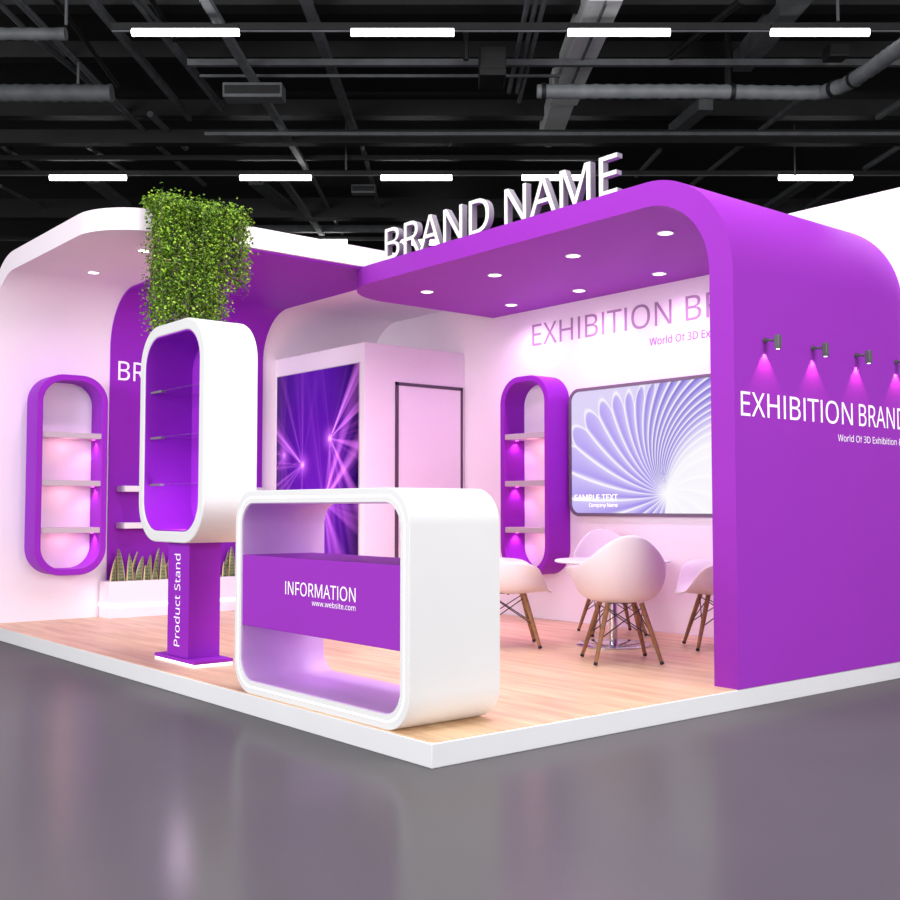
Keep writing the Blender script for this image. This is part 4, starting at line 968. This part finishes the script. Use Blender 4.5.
for i in range(540):
    x = .34 + (1.14 - .34) * rnd.random(); y = rnd.uniform(3.80, 4.06)
    zb = vine_bottom(x) + rnd.uniform(-.02, .35) ** 1 * (1 if rnd.random() < .7 else .2)
    zt = rnd.uniform(3.48, 3.60)
    if rnd.random() < .3 and x < .46: zb -= rnd.uniform(0, .3)
    pts = []; z = zt; px_ = x; py_ = y
    # starts lying on the canopy top, then falls in front of the fascia
    pts.append(Vector((x + .05, YF + rnd.uniform(.02, .12), ZW1 + .02)))
    pts.append(Vector((x, YF - .02, ZW1 + rnd.uniform(.02, .07))))
    while z > zb:
        pts.append(Vector((px_, py_, z))); z -= .07; px_ += rnd.uniform(-.018, .018); py_ += rnd.uniform(-.012, .012)
    if i % 7 == 0: st.tube(pts, .0035, 4)
    for p in pts:
        for k in range(3):
            q = p + Vector((rnd.gauss(0, .022), rnd.gauss(0, .03), rnd.gauss(0, .03)))
            q.x = max(q.x, .30)
            if q.y > YF - .012 and q.z < ZW1 + .01: q.y = YF - .012
            leaf(lv, q, rnd.uniform(.017, .031), rnd)
for i in range(1100):
    yy = rnd.uniform(-.2, .12); q = Vector((rnd.uniform(.34, 1.13) + max(0, yy) * .6, YF + yy, ZW1 + .01 + abs(rnd.gauss(0, .045)))); leaf(lv, q, rnd.uniform(.017, .031), rnd)
obj('stem', st, M['stem'], vn)
obj('foliage', lv, M['ivy'], vn, smooth=0)

# ------------------------------------------------------------------ downlights
def downlight(x, y, z, r, lab, energy, color, grp, size=100, tilt=None):
    d = thing('ceiling_light', lab, 'ceiling light', (x, y, z), grp)
    obj('trim_ring', MB().ring([(x + r * cos(2 * pi * k / 32), y + r * sin(2 * pi * k / 32)) for k in range(32)], [(x + r * .82 * cos(2 * pi * k / 32), y + r * .82 * sin(2 * pi * k / 32)) for k in range(32)], fZ, z - .008, z - .0005), M['trim'], d)
    obj('lens', MB().lathe([(r * .8, -.006), (r * .8, -.001)], (x, y, z), 32), M['lamp'], d)
    lamp('bulb', 'SPOT', (x, y, z - .02), energy, color, parent=d, spot_size=radians(size), spot_blend=.9, shadow_soft_size=.05, target=tilt or (x, y, z - 1))
pc = 'round downlights in the purple canopy'
for x, y, lab in ((3.05, 3.88, 'downlight in the purple canopy front row, under the letter B end'), (3.05, 2.92, 'downlight in the purple canopy front row, second from the left'),
                  (3.05, 1.97, 'downlight in the purple canopy front row, third from the left'), (3.05, 1.02, 'downlight in the purple canopy front row, nearest the side wall'),
                  (4.12, 3.87, 'downlight in the purple canopy rear row, leftmost, above the wall text'), (4.12, 2.93, 'downlight in the purple canopy rear row, middle, above the wall text'),
                  (4.12, 1.97, 'downlight in the purple canopy rear row, rightmost visible')):
    downlight(x, y, ZC0, .065, lab, 42 if x < 4 else 46, (1, .6, .97), pc, 155)
wcg = 'round downlights in the white canopy'
for x, y, lab in ((.63, 5.92, 'downlight in the white canopy underside above the oval cabinet'), (.63, 4.78, 'downlight in the white canopy underside beside the hanging vine')):
    downlight(x, y, ZW0, .06, lab, 40, (1, .58, .96), wcg, 155)

# ------------------------------------------------------------------ wall spotlights on the purple wall
def spotlight(x, lab):
    z = 2.165; y = YE
    s = thing('wall_spotlight', lab, 'spotlight', (x, y, z), 'grey spotlights along the purple side wall')
    k = z + .03
    obj('mount', MB().tube([(x, y, k), (x, y - .015, k)], .017, 14), M['spot'], s)
    obj('arm', MB().tube([(x, y - .015, k), (x, y - .085, k - .006)], .0065, 8), M['spot'], s)
    obj('joint', MB().lathe([(.004, -.011), (.011, -.005), (.011, .005), (.004, .011)], (x, y - .055, k - .003), 12), M['spot'], s)
    obj('lamp_head', MB().box(x - .017, x + .017, y - .118, y - .082, z - .035, z + .055), M['spot'], s, bevel=.004)
    obj('lens', MB().lathe([(.011, -.037), (.011, -.0345)], (x, y - .1, z), 16), M['lamp'], s)
    lamp('bulb', 'SPOT', (x, y - .02, z - .035), SPOT_E, (1, .34, .46), parent=s, spot_size=radians(82), spot_blend=.4, shadow_soft_size=.008, target=(x, y - .02, z - .5))
SPOT_E = 7
for k, w_ in enumerate(('first grey spotlight on the purple side wall, nearest the wall end', 'second grey spotlight from the left on the purple side wall', 'third grey spotlight from the left on the purple side wall', 'fourth grey spotlight on the purple side wall, cut by the right photo edge')):
    spotlight(2.735 + .5475 * k, w_)

# ------------------------------------------------------------------ light
wd = bpy.data.worlds.new('hall light'); S.world = wd; wd.use_nodes = True
wd.node_tree.nodes['Background'].inputs['Color'].default_value = (1, 1, 1, 1)
wd.node_tree.nodes['Background'].inputs['Strength'].default_value = .45
lamp('unseen_fill_light', 'AREA', (-11, 1, 3.4), 1160, (1, 1, 1), shape='RECTANGLE', size=6, size_y=4, target=(2, 3.5, 1.5))  # unseen area lamps, added out of view to brighten the booth
lamp('unseen_fill_light', 'AREA', (1.5, -11, 3.4), 930, (1, 1, 1), shape='RECTANGLE', size=6, size_y=4, target=(2, 3, 1.5))
lamp('unseen_fill_light', 'AREA', (1.5, .6, 6.8), 430, (1, 1, 1), shape='RECTANGLE', size=4, size_y=4, target=(1.7, 1.0, 0))  # unseen overhead lamp, added to brighten the upward faces
